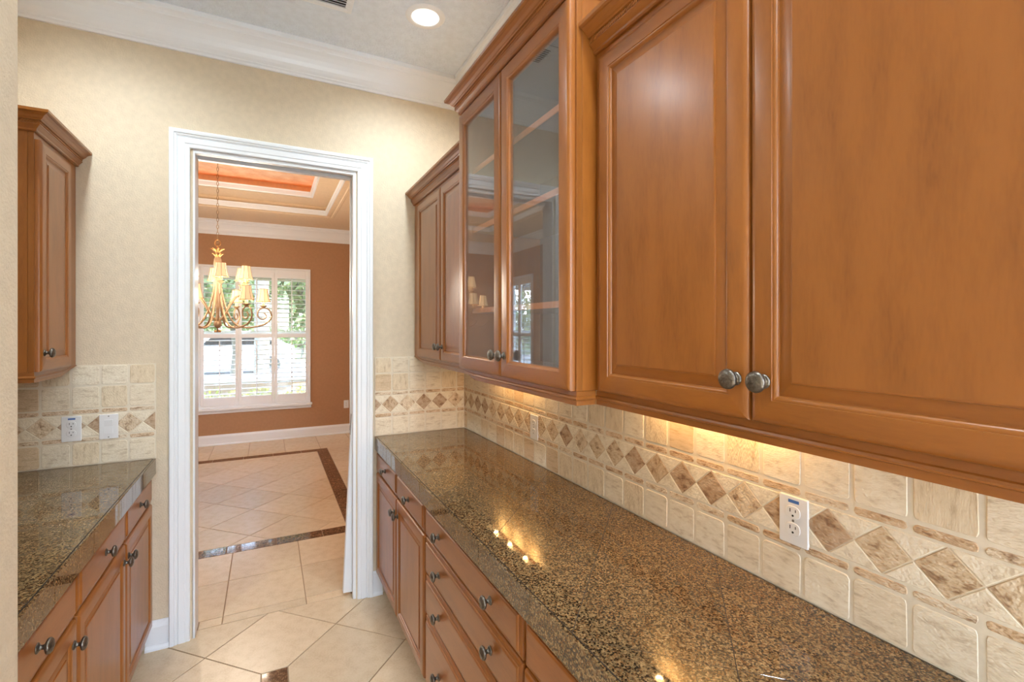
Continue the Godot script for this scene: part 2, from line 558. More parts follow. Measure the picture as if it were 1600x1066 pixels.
# tiles as polygons on the floor: every piece its own mesh, sharing a few materials
func floor_piece(called: String, poly: Array, m: Material, parent: Node, y := 0.0):
	if poly.size() < 3:
		return
	var area := 0.0
	for k in poly.size():
		area += poly[k].cross(poly[(k + 1) % poly.size()])
	if absf(area) < 4e-4:
		return
	if area < 0.0:
		poly = poly.duplicate(); poly.reverse()
	var p := MB.inset(poly, 0.0022)
	var mb := MB.new()
	mb.xf = Transform3D(Basis(Vector3(1, 0, 0), Vector3(0, 0, -1), Vector3(0, 1, 0)), Vector3.ZERO)
	mb.prism(p, 0.006, 0.0015, y - 0.006)
	part(called, mb, m, parent)

func rect(x0: float, x1: float, z0: float, z1: float) -> Array:   # z given as world z, stored as -z
	return [Vector2(x0, -z1), Vector2(x1, -z1), Vector2(x1, -z0), Vector2(x0, -z0)]

func clip(a: Array, b: Array) -> Array:
	var r := Geometry2D.intersect_polygons(PackedVector2Array(a), PackedVector2Array(b))
	return Array(r[0]) if r.size() > 0 else []

func diag_tiles(parent: Node, region: Array, origin: Vector2, h: float, dots: bool):
	var done := {}
	for i in range(-14, 15):
		for j in range(-14, 15):
			var v := origin + Vector2(h, -h) * i + Vector2(h, h) * j      # bottom vertex of a tile
			var sq := [v, v + Vector2(h, h), v + Vector2(0, 2 * h), v + Vector2(-h, h)]
			var poly := clip(sq, region)
			if poly.is_empty():
				continue
			if dots:
				for k in [[0, 0], [0, 1], [-1, 1], [-1, 0]]:
					var a: int = i + k[0]
					var b: int = j + k[1]
					if posmod(a, 2) == 0 and posmod(b, 2) == 0:
						var c := origin + Vector2(h, -h) * a + Vector2(h, h) * b
						var e := 0.053
						var dot := [c + Vector2(-e, -e), c + Vector2(e, -e), c + Vector2(e, e), c + Vector2(-e, e)]
						var r := Geometry2D.clip_polygons(PackedVector2Array(poly), PackedVector2Array(dot))
						if r.size() > 0:
							poly = Array(r[0])
						if not done.has(Vector2i(a, b)):
							done[Vector2i(a, b)] = true
							var d := clip(dot, region)
							if not d.is_empty():
								floor_piece("marble_inset", d, M.marble0, parent)
			floor_piece("floor_tile", poly, M["tile%d" % rng.randi_range(0, 2)], parent)

func floors():
	var f := struct("floor", B([[-1.25, 1.25, -0.12, -0.0035, -2.984, 1.8]]), M.floor_joint)
	diag_tiles(f, rect(-0.57, 0.64, -2.907, -1.25), Vector2(0.027, 2.357), 0.288, true)
	diag_tiles(f, rect(-0.423, 0.64, -1.25, 1.7), Vector2(0.027, 2.357), 0.288, true)
	var xs := [-0.32, -0.213, 0.193, 0.43]
	for k in 3:
		floor_piece("threshold_tile", rect(xs[k], xs[k + 1], -2.983, -2.907), M["tile%d" % k], f)
	var g := struct("floor_dining", B([[-2.27, 1.47, -0.12, -0.0035, FAR - 0.12, -2.984]]), M.floor_joint)
	var zs := [-2.983, -3.388, -3.795]
	var x := -0.213 - 0.406 * 5
	while x < 1.33:
		for k in 2:
			floor_piece("floor_tile", rect(maxf(x, -2.15), minf(x + 0.406, 1.33), zs[k + 1], zs[k]), M["tile%d" % rng.randi_range(0, 2)], g)
		for k in 2:
			floor_piece("floor_tile", rect(maxf(x, -2.15), minf(x + 0.406, 1.33), [-6.966, FAR][k], [-6.56, -6.966][k]), M["tile%d" % rng.randi_range(0, 2)], g)
		x += 0.406
	var z := -3.795
	while z > -6.55:
		var z1 := maxf(z - 0.406, -6.56)
		for k in [[0.675, 1.081], [1.081, 1.33], [-1.901, -1.495], [-2.15, -1.901]]:
			floor_piece("floor_tile", rect(k[0], k[1], z1, z), M["tile%d" % rng.randi_range(0, 2)], g)
		z = z1
	# dark marble band
	var bw := 0.128
	x = -1.495
	while x < 0.674:
		var x1 := minf(x + 0.31, 0.675)
		floor_piece("marble_border", rect(x, x1, -3.795 - bw, -3.795), M["marble%d" % rng.randi_range(0, 1)], g)
		floor_piece("marble_border", rect(x, x1, -6.56, -6.56 + bw), M["marble%d" % rng.randi_range(0, 1)], g)
		x = x1
	z = -3.795 - bw
	while z > -6.431:
		var z1 := maxf(z - 0.3135, -6.56 + bw)
		floor_piece("marble_border", rect(0.675 - bw, 0.675, z1, z), M["marble%d" % rng.randi_range(0, 1)], g)
		floor_piece("marble_border", rect(-1.495, -1.495 + bw, z1, z), M["marble%d" % rng.randi_range(0, 1)], g)
		z = z1
	diag_tiles(g, rect(-1.495 + bw, 0.675 - bw, -6.56 + bw, -3.795 - bw), Vector2(-0.12, 4.63 - 0.288 * 2), 0.286, false)

func openings():
	# cased opening
	var cas := [Vector2(0, 0), Vector2(0, 0.010), Vector2(0.004, 0.013), Vector2(0.018, 0.013), Vector2(0.022, 0.016), Vector2(0.046, 0.018), Vector2(0.049, 0.013), Vector2(0.052, 0.018), Vector2(0.058, 0.022), Vector2(0.062, 0.020), Vector2(0.065, 0.025), Vector2(0.072, 0.027), Vector2(0.080, 0.027), Vector2(0.084, 0.022), Vector2(0.084, 0)]
	for side in [1.0, -1.0]:
		var mb := MB.new()
		var z: float = BACK if side > 0 else -2.966
		mb.sweep([Vector3(-0.342, 0, z), Vector3(-0.342, 2.424, z), Vector3(0.453, 2.424, z), Vector3(0.453, 0, z)], Vector3(0, 0, side), cas, side)
		struct("trim_3" if side > 0 else "trim_4", mb, M.white)
	# jambs: the right one and the head are split round the slot of the pocket door
	struct("trim_5", B([[-0.335, -0.322, 0, 2.424, -2.966, BACK], [0.430, 0.447, 0, 2.424, -2.868, BACK], [0.430, 0.447, 0, 2.424, -2.966, -2.934], [-0.322, 0.43, 2.405, 2.424, -2.868, BACK], [-0.322, 0.43, 2.405, 2.424, -2.966, -2.934]], 0.0012), M.white)
	struct("trim_6", B([[-0.33, 0.44, 2.428, 2.432, -2.925, -2.878]]), M.steel)
	# pocket door: almost all of it inside the wall, hanging a little out of plumb
	var d := MB.new()
	d.box(Vector3(0, 0, -0.0175), Vector3(0.76, 2.36, 0.0175), 0.002)
	var o := struct("door_1", d, M.white, "white pocket door leaning slightly out of its slot in the right jamb", "door")
	o.position = Vector3(0.383, 0.022, -2.901)
	o.rotation.z = -0.046
	var lt := MB.new()
	lt.box(Vector3(-0.0015, 0.90, -0.011), Vector3(0.001, 1.02, 0.011), 0.0004)
	lt.box(Vector3(-0.004, 0.925, -0.006), Vector3(0.0, 0.955, 0.006), 0.001)
	part("latch_plate", lt, M.steel, o)
	shuttered_window("window_1", Transform3D(Basis.IDENTITY, Vector3(-1.233, 0.487, FAR)), 1.770, 4)
	shuttered_window("window_2", Transform3D(Basis(Vector3.UP, PI / 2), Vector3(-2.15, 0.487, -6.34)), 0.86, 2)

func shuttered_window(called: String, xf: Transform3D, w: float, n: int):
	var h := 1.87
	var e := 0.027
	var mb := MB.new()
	for b in [[0, e, 0, h], [w - e, w, 0, h], [e, w - e, 0, e], [e, w - e, h - e, h]]:
		mb.box(Vector3(b[0], b[2], -0.05), Vector3(b[1], b[3], 0.03), 0.003)
	var o := part(called, mb, M.white)
	o.set_meta("kind", "structure")
	o.transform = xf
	mb = MB.new()
	mb.box(Vector3(-0.02, -0.03, -0.01), Vector3(w + 0.02, 0.0, 0.06), 0.004)
	mb.box(Vector3(-0.01, -0.075, -0.001), Vector3(w + 0.01, -0.03, 0.016), 0.003)
	part("sill", mb, M.white, o)
	mb = MB.new()
	for b in [[e, e + 0.03, e, h - e], [w - e - 0.03, w - e, e, h - e], [e, w - e, e, e + 0.03], [e, w - e, h - e - 0.03, h - e], [e, w - e, h * 0.52 - 0.02, h * 0.52 + 0.02]]:
		mb.box(Vector3(b[0], b[2], -0.11), Vector3(b[1], b[3], -0.075), 0.002)
	part("sash", mb, M.white, o)
	mb = MB.new()
	mb.box(Vector3(e + 0.02, e + 0.02, -0.094), Vector3(w - e - 0.02, h - e - 0.02, -0.090))
	part("pane", mb, M.glass, o)
	var pw := (w - 2 * e) / n
	var st := 0.036
	var y0 := 0.141      # louvers between these heights, with a rail between the two banks
	var y1 := 0.911
	var y2 := 0.972
	var y3 := 1.725
	var lou := MB.new()
	var pr := [Vector2(-0.031, 0), Vector2(-0.022, -0.004), Vector2(0, -0.0055), Vector2(0.022, -0.004), Vector2(0.031, 0), Vector2(0.022, 0.004), Vector2(0, 0.0055), Vector2(-0.022, 0.004)]
	lou.sweep([Vector3(-pw / 2 + st, 0, 0), Vector3(pw / 2 - st, 0, 0)], Vector3.UP, pr, 1.0)
	var lm := lou.mesh()
	var rod := MB.new()
	rod.box(Vector3(-0.006, 0, -0.005), Vector3(0.006, 0.72, 0.005), 0.002)
	var rm := rod.mesh()
	for k in n:
		var x0 := e + pw * k + 0.001
		var x1 := e + pw * (k + 1) - 0.001
		mb = MB.new()
		for b in [[x0, x0 + st, e, h - e], [x1 - st, x1, e, h - e], [x0 + st, x1 - st, e, y0 - 0.006], [x0 + st, x1 - st, y1 + 0.003, y2 - 0.003], [x0 + st, x1 - st, y3 + 0.006, h - e]]:
			mb.box(Vector3(b[0], b[2], -0.014), Vector3(b[1], b[3], 0.014), 0.003)
		var p := part("shutter_panel", mb, M.white, o)
		for bank in [[y0, y1], [y2, y3]]:
			for i in 12:
				var y: float = lerpf(bank[0], bank[1], (i + 0.5) / 12.0)
				part("louver", lm, M.white, p, Transform3D(Basis(Vector3.RIGHT, 0.10), Vector3((x0 + x1) / 2, y, 0)))
			part("tilt_rod", rm, M.white, p, Transform3D(Basis.IDENTITY, Vector3((x0 + x1) / 2, bank[0] + 0.02, 0.036)))

func dining_ceiling():
	var X := [-2.15, -1.48, -1.277, 0.457, 0.66, 1.33]
	var Z := [FAR, -6.44, -6.05, -4.27, -3.88, -2.966]
	var H := 2.94
	var c := struct("ceiling_dining", B([[X[0], X[1], H, 3.05, Z[0], Z[5]], [X[4], X[5], H, 3.05, Z[0], Z[5]], [X[1], X[4], H, 3.05, Z[0], Z[1]], [X[1], X[4], H, 3.05, Z[4], Z[5]]]), M.soffit)
	part("upper_step", B([[X[0], X[2], 3.05, 3.075, Z[0], Z[5]], [X[3], X[5], 3.05, 3.075, Z[0], Z[5]], [X[2], X[3], 3.05, 3.075, Z[0], Z[2]], [X[2], X[3], 3.05, 3.075, Z[3], Z[5]]]), M.soffit, c)
	var g := 0.11
	part("cove_wall", B([[X[0], X[2] - g, 3.075, 3.20, Z[0], Z[5]], [X[3] + g, X[5], 3.075, 3.20, Z[0], Z[5]], [X[2] - g, X[3] + g, 3.075, 3.20, Z[0], Z[2] - g], [X[2] - g, X[3] + g, 3.075, 3.20, Z[3] + g, Z[5]]]), M.soffit, c)
	part("painted_top", B([[X[0], X[5], 3.20, 3.35, Z[0], Z[5]]]), M.faux, c)
	var band := [Vector2(0, 0), Vector2(0.010, 0), Vector2(0.014, 0.006), Vector2(0.014, 0.048), Vector2(0.022, 0.054), Vector2(0.022, 0.061), Vector2(0, 0.061)]
	var mb := MB.new()
	mb.sweep([Vector3(X[1], H, Z[1]), Vector3(X[4], H, Z[1]), Vector3(X[4], H, Z[4]), Vector3(X[1], H, Z[4])], Vector3.UP, band, -1.0, true)
	struct("trim_7", mb, M.white)
	mb = MB.new()
	mb.sweep([Vector3(X[2], 3.05, Z[2]), Vector3(X[3], 3.05, Z[2]), Vector3(X[3], 3.05, Z[3]), Vector3(X[2], 3.05, Z[3])], Vector3.UP, [Vector2(-0.012, 0), Vector2(0.008, 0), Vector2(0.014, 0.01), Vector2(0.014, 0.048), Vector2(0.02, 0.055), Vector2(0.02, 0.062), Vector2(-0.012, 0.062)], -1.0, true)
	struct("trim_8", mb, M.white)
	# flat bead under the lower step
	mb = MB.new()
	mb.sweep([Vector3(X[1] - 0.075, H, Z[1] - 0.075), Vector3(X[4] + 0.075, H, Z[1] - 0.075), Vector3(X[4] + 0.075, H, Z[4] + 0.075), Vector3(X[1] - 0.075, H, Z[4] + 0.075)], Vector3.UP, [Vector2(-0.02, 0), Vector2(-0.012, -0.009), Vector2(0.012, -0.009), Vector2(0.02, 0)], -1.0, true)
	struct("trim_9", mb, M.soffit)
	# rope light lying in the cove
	mb = MB.new()
	var q := g * 0.55
	mb.tube([Vector3(X[2] - q, 3.085, Z[2] - q), Vector3(X[3] + q, 3.085, Z[2] - q), Vector3(X[3] + q, 3.085, Z[3] + q), Vector3(X[2] - q, 3.085, Z[3] + q)], [0.008], 6, true)
	tag(part("rope_light", mb, glow(Color(1.0, 0.60, 0.26), 3.0)), "amber rope light hidden in the cove of the dining room tray ceiling", "rope light")
	for k in 4:
		var l := AreaLight3D.new()
		l.name = "cove_light"
		var along: float = (X[3] - X[2]) if k % 2 == 0 else (Z[3] - Z[2])
		l.area_size = Vector2(along, 0.02)
		l.light_color = Color(1.0, 0.68, 0.38)
		l.light_energy = 0.009
		l.area_range = 6.0
		l.shadow_enabled = true
		add_child(l, true)
		var mid := Vector3((X[2] + X[3]) / 2, 3.098, (Z[2] + Z[3]) / 2)
		l.position = mid + [Vector3(0, 0, (Z[2] - Z[3]) / 2 - q), Vector3((X[3] - X[2]) / 2 + q, 0, 0), Vector3(0, 0, (Z[3] - Z[2]) / 2 + q), Vector3((X[2] - X[3]) / 2 - q, 0, 0)][k]
		l.basis = Basis(Vector3.UP, PI / 2 * (k % 2)) * Basis(Vector3.RIGHT, PI / 2)

# ------------------------------------------------------------------ cabinets
func wpart(called: String, mb, m, parent: Node3D, xf := Transform3D.IDENTITY) -> MeshInstance3D:   # xf in the scene's own axes
	return part(called, mb, m, parent, parent.global_transform.affine_inverse() * xf)

const DOOR := [[0.0, 0.0], [0.0, 0.013], [0.003, 0.0175], [0.009, 0.0195], [0.012, 0.020], [0.041, 0.020], [0.0418, 0.0182], [0.0445, 0.0186], [0.0475, 0.0172], [0.0495, 0.0148], [0.0505, 0.0122], [0.0530, 0.0118], [0.0550, 0.0132], [0.0730, 0.0144], [0.0736, 0.0172], [0.0765, 0.0178]]
const DRAWER := [[0.0, 0.0], [0.0, 0.011], [0.003, 0.0135], [0.015, 0.0145], [0.0158, 0.0175], [0.0185, 0.0196], [0.022, 0.0202]]
const GLAZED := [[0.0, 0.0], [0.0, 0.013], [0.003, 0.0175], [0.009, 0.0195], [0.012, 0.020], [0.047, 0.020], [0.0478, 0.0184], [0.0510, 0.0182], [0.0540, 0.0160], [0.0555, 0.0120], [0.0560, 0.0]]

func panel_mesh(w: float, h: float, prof: Array, variant: int, slab := false, open := false) -> ArrayMesh:
	var v := MB.new()
	var hz := MB.new()
	var ring := func(p: Array) -> Array:
		return [Vector3(p[0], p[0], p[1]), Vector3(w - p[0], p[0], p[1]), Vector3(w - p[0], h - p[0], p[1]), Vector3(p[0], h - p[0], p[1])]
	# normals run smoothly over the small rounds of the profile and break at its corners
	var flat := []
	for i in prof.size() - 1:
		flat.append(Vector2(prof[i + 1][1] - prof[i][1], prof[i][0] - prof[i + 1][0]).normalized() * -1.0)
	var mean := func(i: int, j: int) -> Vector2:
		if i < 0 or j < 0 or i >= flat.size() or j >= flat.size() or flat[i].dot(flat[j]) < 0.55:
			return flat[j]
		return (flat[i] + flat[j]).normalized()
	var inward := [Vector3(0, 1, 0), Vector3(-1, 0, 0), Vector3(0, -1, 0), Vector3(1, 0, 0)]
	for i in prof.size() - 1:
		var a: Array = ring.call(prof[i])
		var b: Array = ring.call(prof[i + 1])
		var na: Vector2 = mean.call(i - 1, i)
		var nb: Vector2 = mean.call(i + 1, i)
		for k in 4:
			var to := hz if (k % 2 == 0 or slab) else v
			var d: Vector3 = inward[k]
			var va: Vector3 = d * na.x + Vector3(0, 0, na.y)
			var vb: Vector3 = d * nb.x + Vector3(0, 0, nb.y)
			to.tri_n(a[k], a[(k + 1) % 4], b[(k + 1) % 4], va, va, vb)
			to.tri_n(a[k], b[(k + 1) % 4], b[k], va, vb, vb)
	var e: Array = ring.call(prof[-1])
	if not open:
		(hz if slab else v).quad(e[0], e[1], e[2], e[3])
	var s: Array = ring.call(prof[0])
	if not open:
		(hz if slab else v).quad(s[3], s[2], s[1], s[0])
	else:
		for k in 4:
			var to := hz if k % 2 == 0 else v
			to.quad(s[(k + 1) % 4], s[k], e[k], e[(k + 1) % 4])
	var m := hz.mesh()
	m.surface_set_material(0, M["wood_h%d" % variant])
	if not slab:
		v.mesh(m)
		m.surface_set_material(1, M["wood_v%d" % variant])
	return m

var knob_mesh: ArrayMesh
func knob(parent: Node3D, at: Vector3, side: float):
	if knob_mesh == null:
		var mb := MB.new()
		mb.lathe([Vector2(0.0, 0.0), Vector2(0.0125, 0.0), Vector2(0.0125, 0.0025), Vector2(0.010, 0.0045), Vector2(0.0062, 0.0065), Vector2(0.0055, 0.011), Vector2(0.0062, 0.0145), Vector2(0.011, 0.0165), Vector2(0.0168, 0.0190), Vector2(0.0188, 0.0220), Vector2(0.0180, 0.0255), Vector2(0.0145, 0.0290), Vector2(0.0080, 0.0312), Vector2(0.0, 0.0318)], 24)
		knob_mesh = mb.mesh()
	wpart("knob", knob_mesh, M.pewter, parent, Transform3D(Basis(Vector3(0, 1, 0), Vector3(side, 0, 0), Vector3(0, 0, -side)), at))

# side -1: faces -x (right of the galley); +1: faces +x. x is the face-frame plane, z0 < z1
func front(called: String, t: Node3D, side: float, x: float, y0: float, y1: float, z0: float, z1: float, prof: Array, knobs: Array, slab := false) -> MeshInstance3D:
	var m := panel_mesh(z1 - z0, y1 - y0, prof, rng.randi_range(0, 2), slab, prof == GLAZED)
	var xf := Transform3D(Basis(Vector3(0, 0, 1), Vector3.UP, Vector3(-1, 0, 0)), Vector3(x, y0, z0))
	if side > 0:
		xf = Transform3D(Basis(Vector3(0, 0, -1), Vector3.UP, Vector3(1, 0, 0)), Vector3(x, y0, z1))
	var d := wpart(called, m, null, t, xf)
	for k in knobs:
		knob(d, Vector3(x + side * 0.0195, k.y, k.x), side)
	return d

const CROWN := [Vector2(-0.01, 0), Vector2(0.007, 0), Vector2(0.011, 0.003), Vector2(0.011, 0.009), Vector2(0.015, 0.013), Vector2(0.020, 0.019), Vector2(0.024, 0.022), Vector2(0.024, 0.025), Vector2(0.022, 0.026), Vector2(0.022, 0.037), Vector2(0.028, 0.038), Vector2(0.030, 0.041), Vector2(0.034, 0.043), Vector2(0.040, 0.051), Vector2(0.049, 0.057), Vector2(0.053, 0.058), Vector2(0.058, 0.061), Vector2(0.058, 0.071), Vector2(-0.01, 0.071)]
const RAIL := [Vector2(-0.018, 0), Vector2(0.001, 0), Vector2(0.001, -0.013), Vector2(0.004, -0.015), Vector2(0.006, -0.019), Vector2(0.005, -0.022), Vector2(0.001, -0.024), Vector2(0.001, -0.037), Vector2(-0.018, -0.037)]

func crown_on(t: Node3D, path: Array, side: float):
	var mb := MB.new()
	mb.sweep(path, Vector3.UP, CROWN, side)
	wpart("crown_moulding", mb, M.wood_h0, t)
	# rope bead pressed into the moulding
	mb = MB.new()
	for i in path.size() - 1:
		var a: Vector3 = path[i]
		var b: Vector3 = path[i + 1]
		var d := (b - a).normalized()
		var o := Vector3.UP.cross(d) * side
		a += o * 0.0225; b += o * 0.0225
		if i > 0:
			a -= d * 0.022
		if i < path.size() - 2:
			b += d * 0.022
		var n := int(a.distance_to(b) / 0.0085)
		for k in n:
			var c := a.lerp(b, (k + 0.5) / n) + Vector3.UP * 0.0315
			var along := (d + Vector3.UP * 1.1).normalized()
			mb.xf = Transform3D(Basis(along, along.cross(o) * -1.0, o), c)
			mb.box(Vector3(-0.0062, -0.0024, -0.001), Vector3(0.0062, 0.0024, 0.0022), 0.0009)
	var r := wpart("rope_bead", mb, M.wood_h2, t)
	r.set_meta("kind", "stuff")

func rail_on(t: Node3D, path: Array, side: float, tapered: bool):
	var sc := []
	for k in path.size():
		sc.append(0.12 if tapered and k == 0 else 1.0)
	var mb := MB.new()
	mb.sweep(path, Vector3.UP, RAIL, side, false, sc)
	wpart("light_rail", mb, M.wood_h1, t)

func cabinets():
	var yb := 1.372
	var fx := 0.785
	# --- right wall, far pair of doors
	var t := thing("wall_cabinet", "stained maple wall cabinet with two raised-panel doors, in the far corner beside the opening wall", "cabinet", Vector3(0.95, yb, -2.36))
	wpart("carcass", B([[fx + 0.018, RIGHT - 0.011, yb, 2.30, -2.826, -1.888]], 0.001), M.wood_v0, t)
	wpart("face_frame", B([[fx, fx + 0.0175, yb, 2.30, -2.834, -1.888]], 0.001), M.wood_v1, t)
	front("door", t, -1, fx, 1.374, 2.243, -2.716, -2.301, DOOR, [Vector2(-2.327, 1.444)])
	front("door", t, -1, fx, 1.374, 2.243, -2.297, -1.890, DOOR, [Vector2(-2.271, 1.444)])
	crown_on(t, [Vector3(fx, 2.268, -2.834), Vector3(fx, 2.268, -1.888)], -1.0)
	rail_on(t, [Vector3(fx, yb, -2.834), Vector3(fx, yb, -2.64), Vector3(fx, yb, -1.888)], -1.0, true)
	# --- glazed cabinet, deeper and taller
	var gx := 0.722
	t = thing("display_cabinet", "taller stained maple cabinet with two glass doors, standing proud between the panelled ones", "cabinet", Vector3(0.92, yb, -1.466))
	var z0 := -1.885
	var z1 := -1.048
	var yt := 2.445
	wpart("side_panel", B([[gx + 0.018, RIGHT - 0.011, yb, yt, z1 - 0.018, z1]], 0.001), M.wood_v2, t)
	wpart("side_panel", B([[gx + 0.018, RIGHT - 0.011, yb, yt, z0, z0 + 0.018]], 0.001), M.wood_v2, t)
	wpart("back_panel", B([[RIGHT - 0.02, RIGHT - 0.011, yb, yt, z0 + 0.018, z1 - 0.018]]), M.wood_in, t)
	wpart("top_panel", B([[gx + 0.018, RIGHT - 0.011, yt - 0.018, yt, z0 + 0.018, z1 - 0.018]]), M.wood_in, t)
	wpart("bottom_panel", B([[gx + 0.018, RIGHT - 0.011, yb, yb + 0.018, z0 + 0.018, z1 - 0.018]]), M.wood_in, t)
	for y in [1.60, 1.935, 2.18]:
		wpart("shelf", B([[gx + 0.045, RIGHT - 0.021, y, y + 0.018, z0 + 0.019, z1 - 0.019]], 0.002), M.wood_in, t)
		wpart("shelf_edge", B([[gx + 0.040, gx + 0.045, y - 0.001, y + 0.019, z0 + 0.019, z1 - 0.019]], 0.001), M.shelf, t)
	wpart("face_frame", B([[gx, gx + 0.0175, yb, yt, z0, z0 + 0.036], [gx, gx + 0.0175, yb, yt, z1 - 0.036, z1], [gx, gx + 0.0175, yb, yb + 0.03, z0 + 0.036, z1 - 0.036], [gx, gx + 0.0175, 2.37, yt, z0 + 0.036, z1 - 0.036], [gx, gx + 0.0175, yb + 0.03, 2.37, -1.4915, -1.4535]], 0.001), M.wood_v1, t)
	for k in [[-1.873, -1.4747, -1.502], [-1.4703, -1.056, -1.443]]:
		var d := front("door", t, -1, gx, 1.373, 2.412, k[0], k[1], GLAZED, [Vector2(k[2], 1.446)])
		wpart("pane", B([[gx - 0.0085, gx - 0.0055, 1.373 + 0.0557, 2.412 - 0.0557, k[0] + 0.0557, k[1] - 0.0557]]), M.glass, d)
	crown_on(t, [Vector3(RIGHT - 0.011, 2.428, z0), Vector3(gx, 2.428, z0), Vector3(gx, 2.428, z1), Vector3(RIGHT - 0.011, 2.428, z1)], -1.0)
	rail_on(t, [Vector3(gx, yb, z0), Vector3(gx, yb, -1.745), Vector3(gx, yb, z1), Vector3(fx - 0.002, yb, z1)], -1.0, true)
	# --- nearest pair
	t = thing("wall_cabinet", "nearest stained maple wall cabinet with two tall raised-panel doors, right of the glass-door cabinet", "cabinet", Vector3(0.95, yb, -0.59))
	wpart("carcass", B([[fx + 0.018, RIGHT - 0.011, yb, 2.30, -1.046, -0.134]], 0.001), M.wood_v0, t)
	wpart("face_frame", B([[fx, fx + 0.0175, yb, 2.30, -1.046, -0.134]], 0.001), M.wood_v2, t)
	front("door", t, -1, fx, 1.374, 2.243, -1.017, -0.5765, DOOR, [Vector2(-0.601, 1.447)])
	front("door", t, -1, fx, 1.374, 2.243, -0.5722, -0.1400, DOOR, [Vector2(-0.545, 1.447)])
	crown_on(t, [Vector3(fx, 2.268, -1.046), Vector3(fx, 2.268, -0.134), Vector3(RIGHT - 0.011, 2.268, -0.134)], -1.0)
	rail_on(t, [Vector3(fx, yb, -1.046), Vector3(fx, yb, -0.134), Vector3(RIGHT - 0.011, yb, -0.134)], -1.0, false)
	# --- left wall cabinet
	fx = -0.775
	t = thing("wall_cabinet", "narrow stained maple wall cabinet with one door, on the left over the outlet and switch", "cabinet", Vector3(-0.93, yb, -2.61))
	wpart("carcass", B([[-1.098, fx - 0.018, yb, 2.30, -2.826, -2.397]], 0.001), M.wood_v0, t)
	wpart("face_frame", B([[fx - 0.0175, fx, yb, 2.30, -2.834, -2.397]], 0.001), M.wood_v1, t)
	front("door", t, 1, fx, 1.374, 2.243, -2.715, -2.402, DOOR, [Vector2(-2.428, 1.444)])
	crown_on(t, [Vector3(-1.098, 2.268, -2.397), Vector3(fx, 2.268, -2.397), Vector3(fx, 2.268, -2.834)], -1.0)
	rail_on(t, [Vector3(fx, yb, -2.834), Vector3(fx, yb, -2.66), Vector3(fx, yb, -2.397), Vector3(-1.098, yb, -2.397)], 1.0, true)
	# --- base units on the right
	var bx := 0.576
	t = base_unit(-1.0, bx, -2.834, -1.876, "stained maple base cabinet at the far right end, two small drawers over two doors")
	for k in [[-2.826, -2.345, -2.585, -2.375], [-2.339, -1.884, -2.112, -2.309]]:
		front("drawer", t, -1, bx, 0.713, 0.836, k[0], k[1], DRAWER, [Vector2(k[2], 0.776)], true)
		front("door", t, -1, bx, 0.128, 0.705, k[0], k[1], DOOR, [Vector2(k[3], 0.632)])
	t = base_unit(-1.0, bx, -1.874, -1.045, "stained maple base cabinet with a stack of four wide two-knob drawers")
	for k in [[0.713, 0.836], [0.563, 0.705], [0.403, 0.555], [0.128, 0.395]]:
		front("drawer", t, -1, bx, k[0], k[1], -1.867, -1.052, DRAWER, [Vector2(-1.688, (k[0] + k[1]) / 2), Vector2(-1.231, (k[0] + k[1]) / 2)], true)
	t = base_unit(-1.0, bx, -1.043, -0.136, "nearest right stained maple base cabinet, only a drawer corner showing under the granite")
	for k in [[-1.036, -0.593, -0.815, -0.62], [-0.587, -0.143, -0.365, -0.56]]:
		front("drawer", t, -1, bx, 0.713, 0.836, k[0], k[1], DRAWER, [Vector2(k[2], 0.776)], true)
		front("door", t, -1, bx, 0.128, 0.705, k[0], k[1], DOOR, [Vector2(k[3], 0.632)])
	# --- base units on the left
	bx = -0.511
	t = base_unit(1.0, bx, -2.834, -1.820, "stained maple base cabinet on the left beside the opening, two drawers over two doors")
	for k in [[-2.826, -2.353, -2.575, -2.383], [-2.345, -1.828, -2.085, -2.315]]:
		front("drawer", t, 1, bx, 0.705, 0.836, k[0], k[1], DRAWER, [Vector2(k[2], 0.775)], true)
		front("door", t, 1, bx, 0.110, 0.697, k[0], k[1], DOOR, [Vector2(k[3], 0.638)])
	t = base_unit(1.0, bx, -1.818, -1.252, "nearest stained maple base cabinet on the left, partly hidden by the cream wall end")
	front("drawer", t, 1, bx, 0.705, 0.836, -1.811, -1.260, DRAWER, [Vector2(-1.535, 0.775)], true)
	front("door", t, 1, bx, 0.110, 0.697, -1.811, -1.260, DOOR, [Vector2(-1.780, 0.638)])

func base_unit(side: float, x: float, z0: float, z1: float, label: String) -> Node3D:
	var back := RIGHT - 0.003 if side < 0 else -1.098
	var t := thing("base_cabinet", label, "cabinet", Vector3((x + back) / 2, 0, (z0 + z1) / 2))
	var a := x - side * 0.018
	var yb := 0.10 if side < 0 else 0.085
	wpart("carcass", B([[minf(a, back), maxf(a, back), yb, 0.839, z0, z1]], 0.001), M.wood_v0, t)
	wpart("face_frame", B([[minf(a, x), maxf(a, x), yb, 0.839, z0, z1]], 0.001), M.wood_v1, t)
	var c := x - side * 0.07
	wpart("toe_kick", B([[minf(c, back), maxf(c, back), 0.0, yb, z0, z1]]), M.toe, t)
	return t

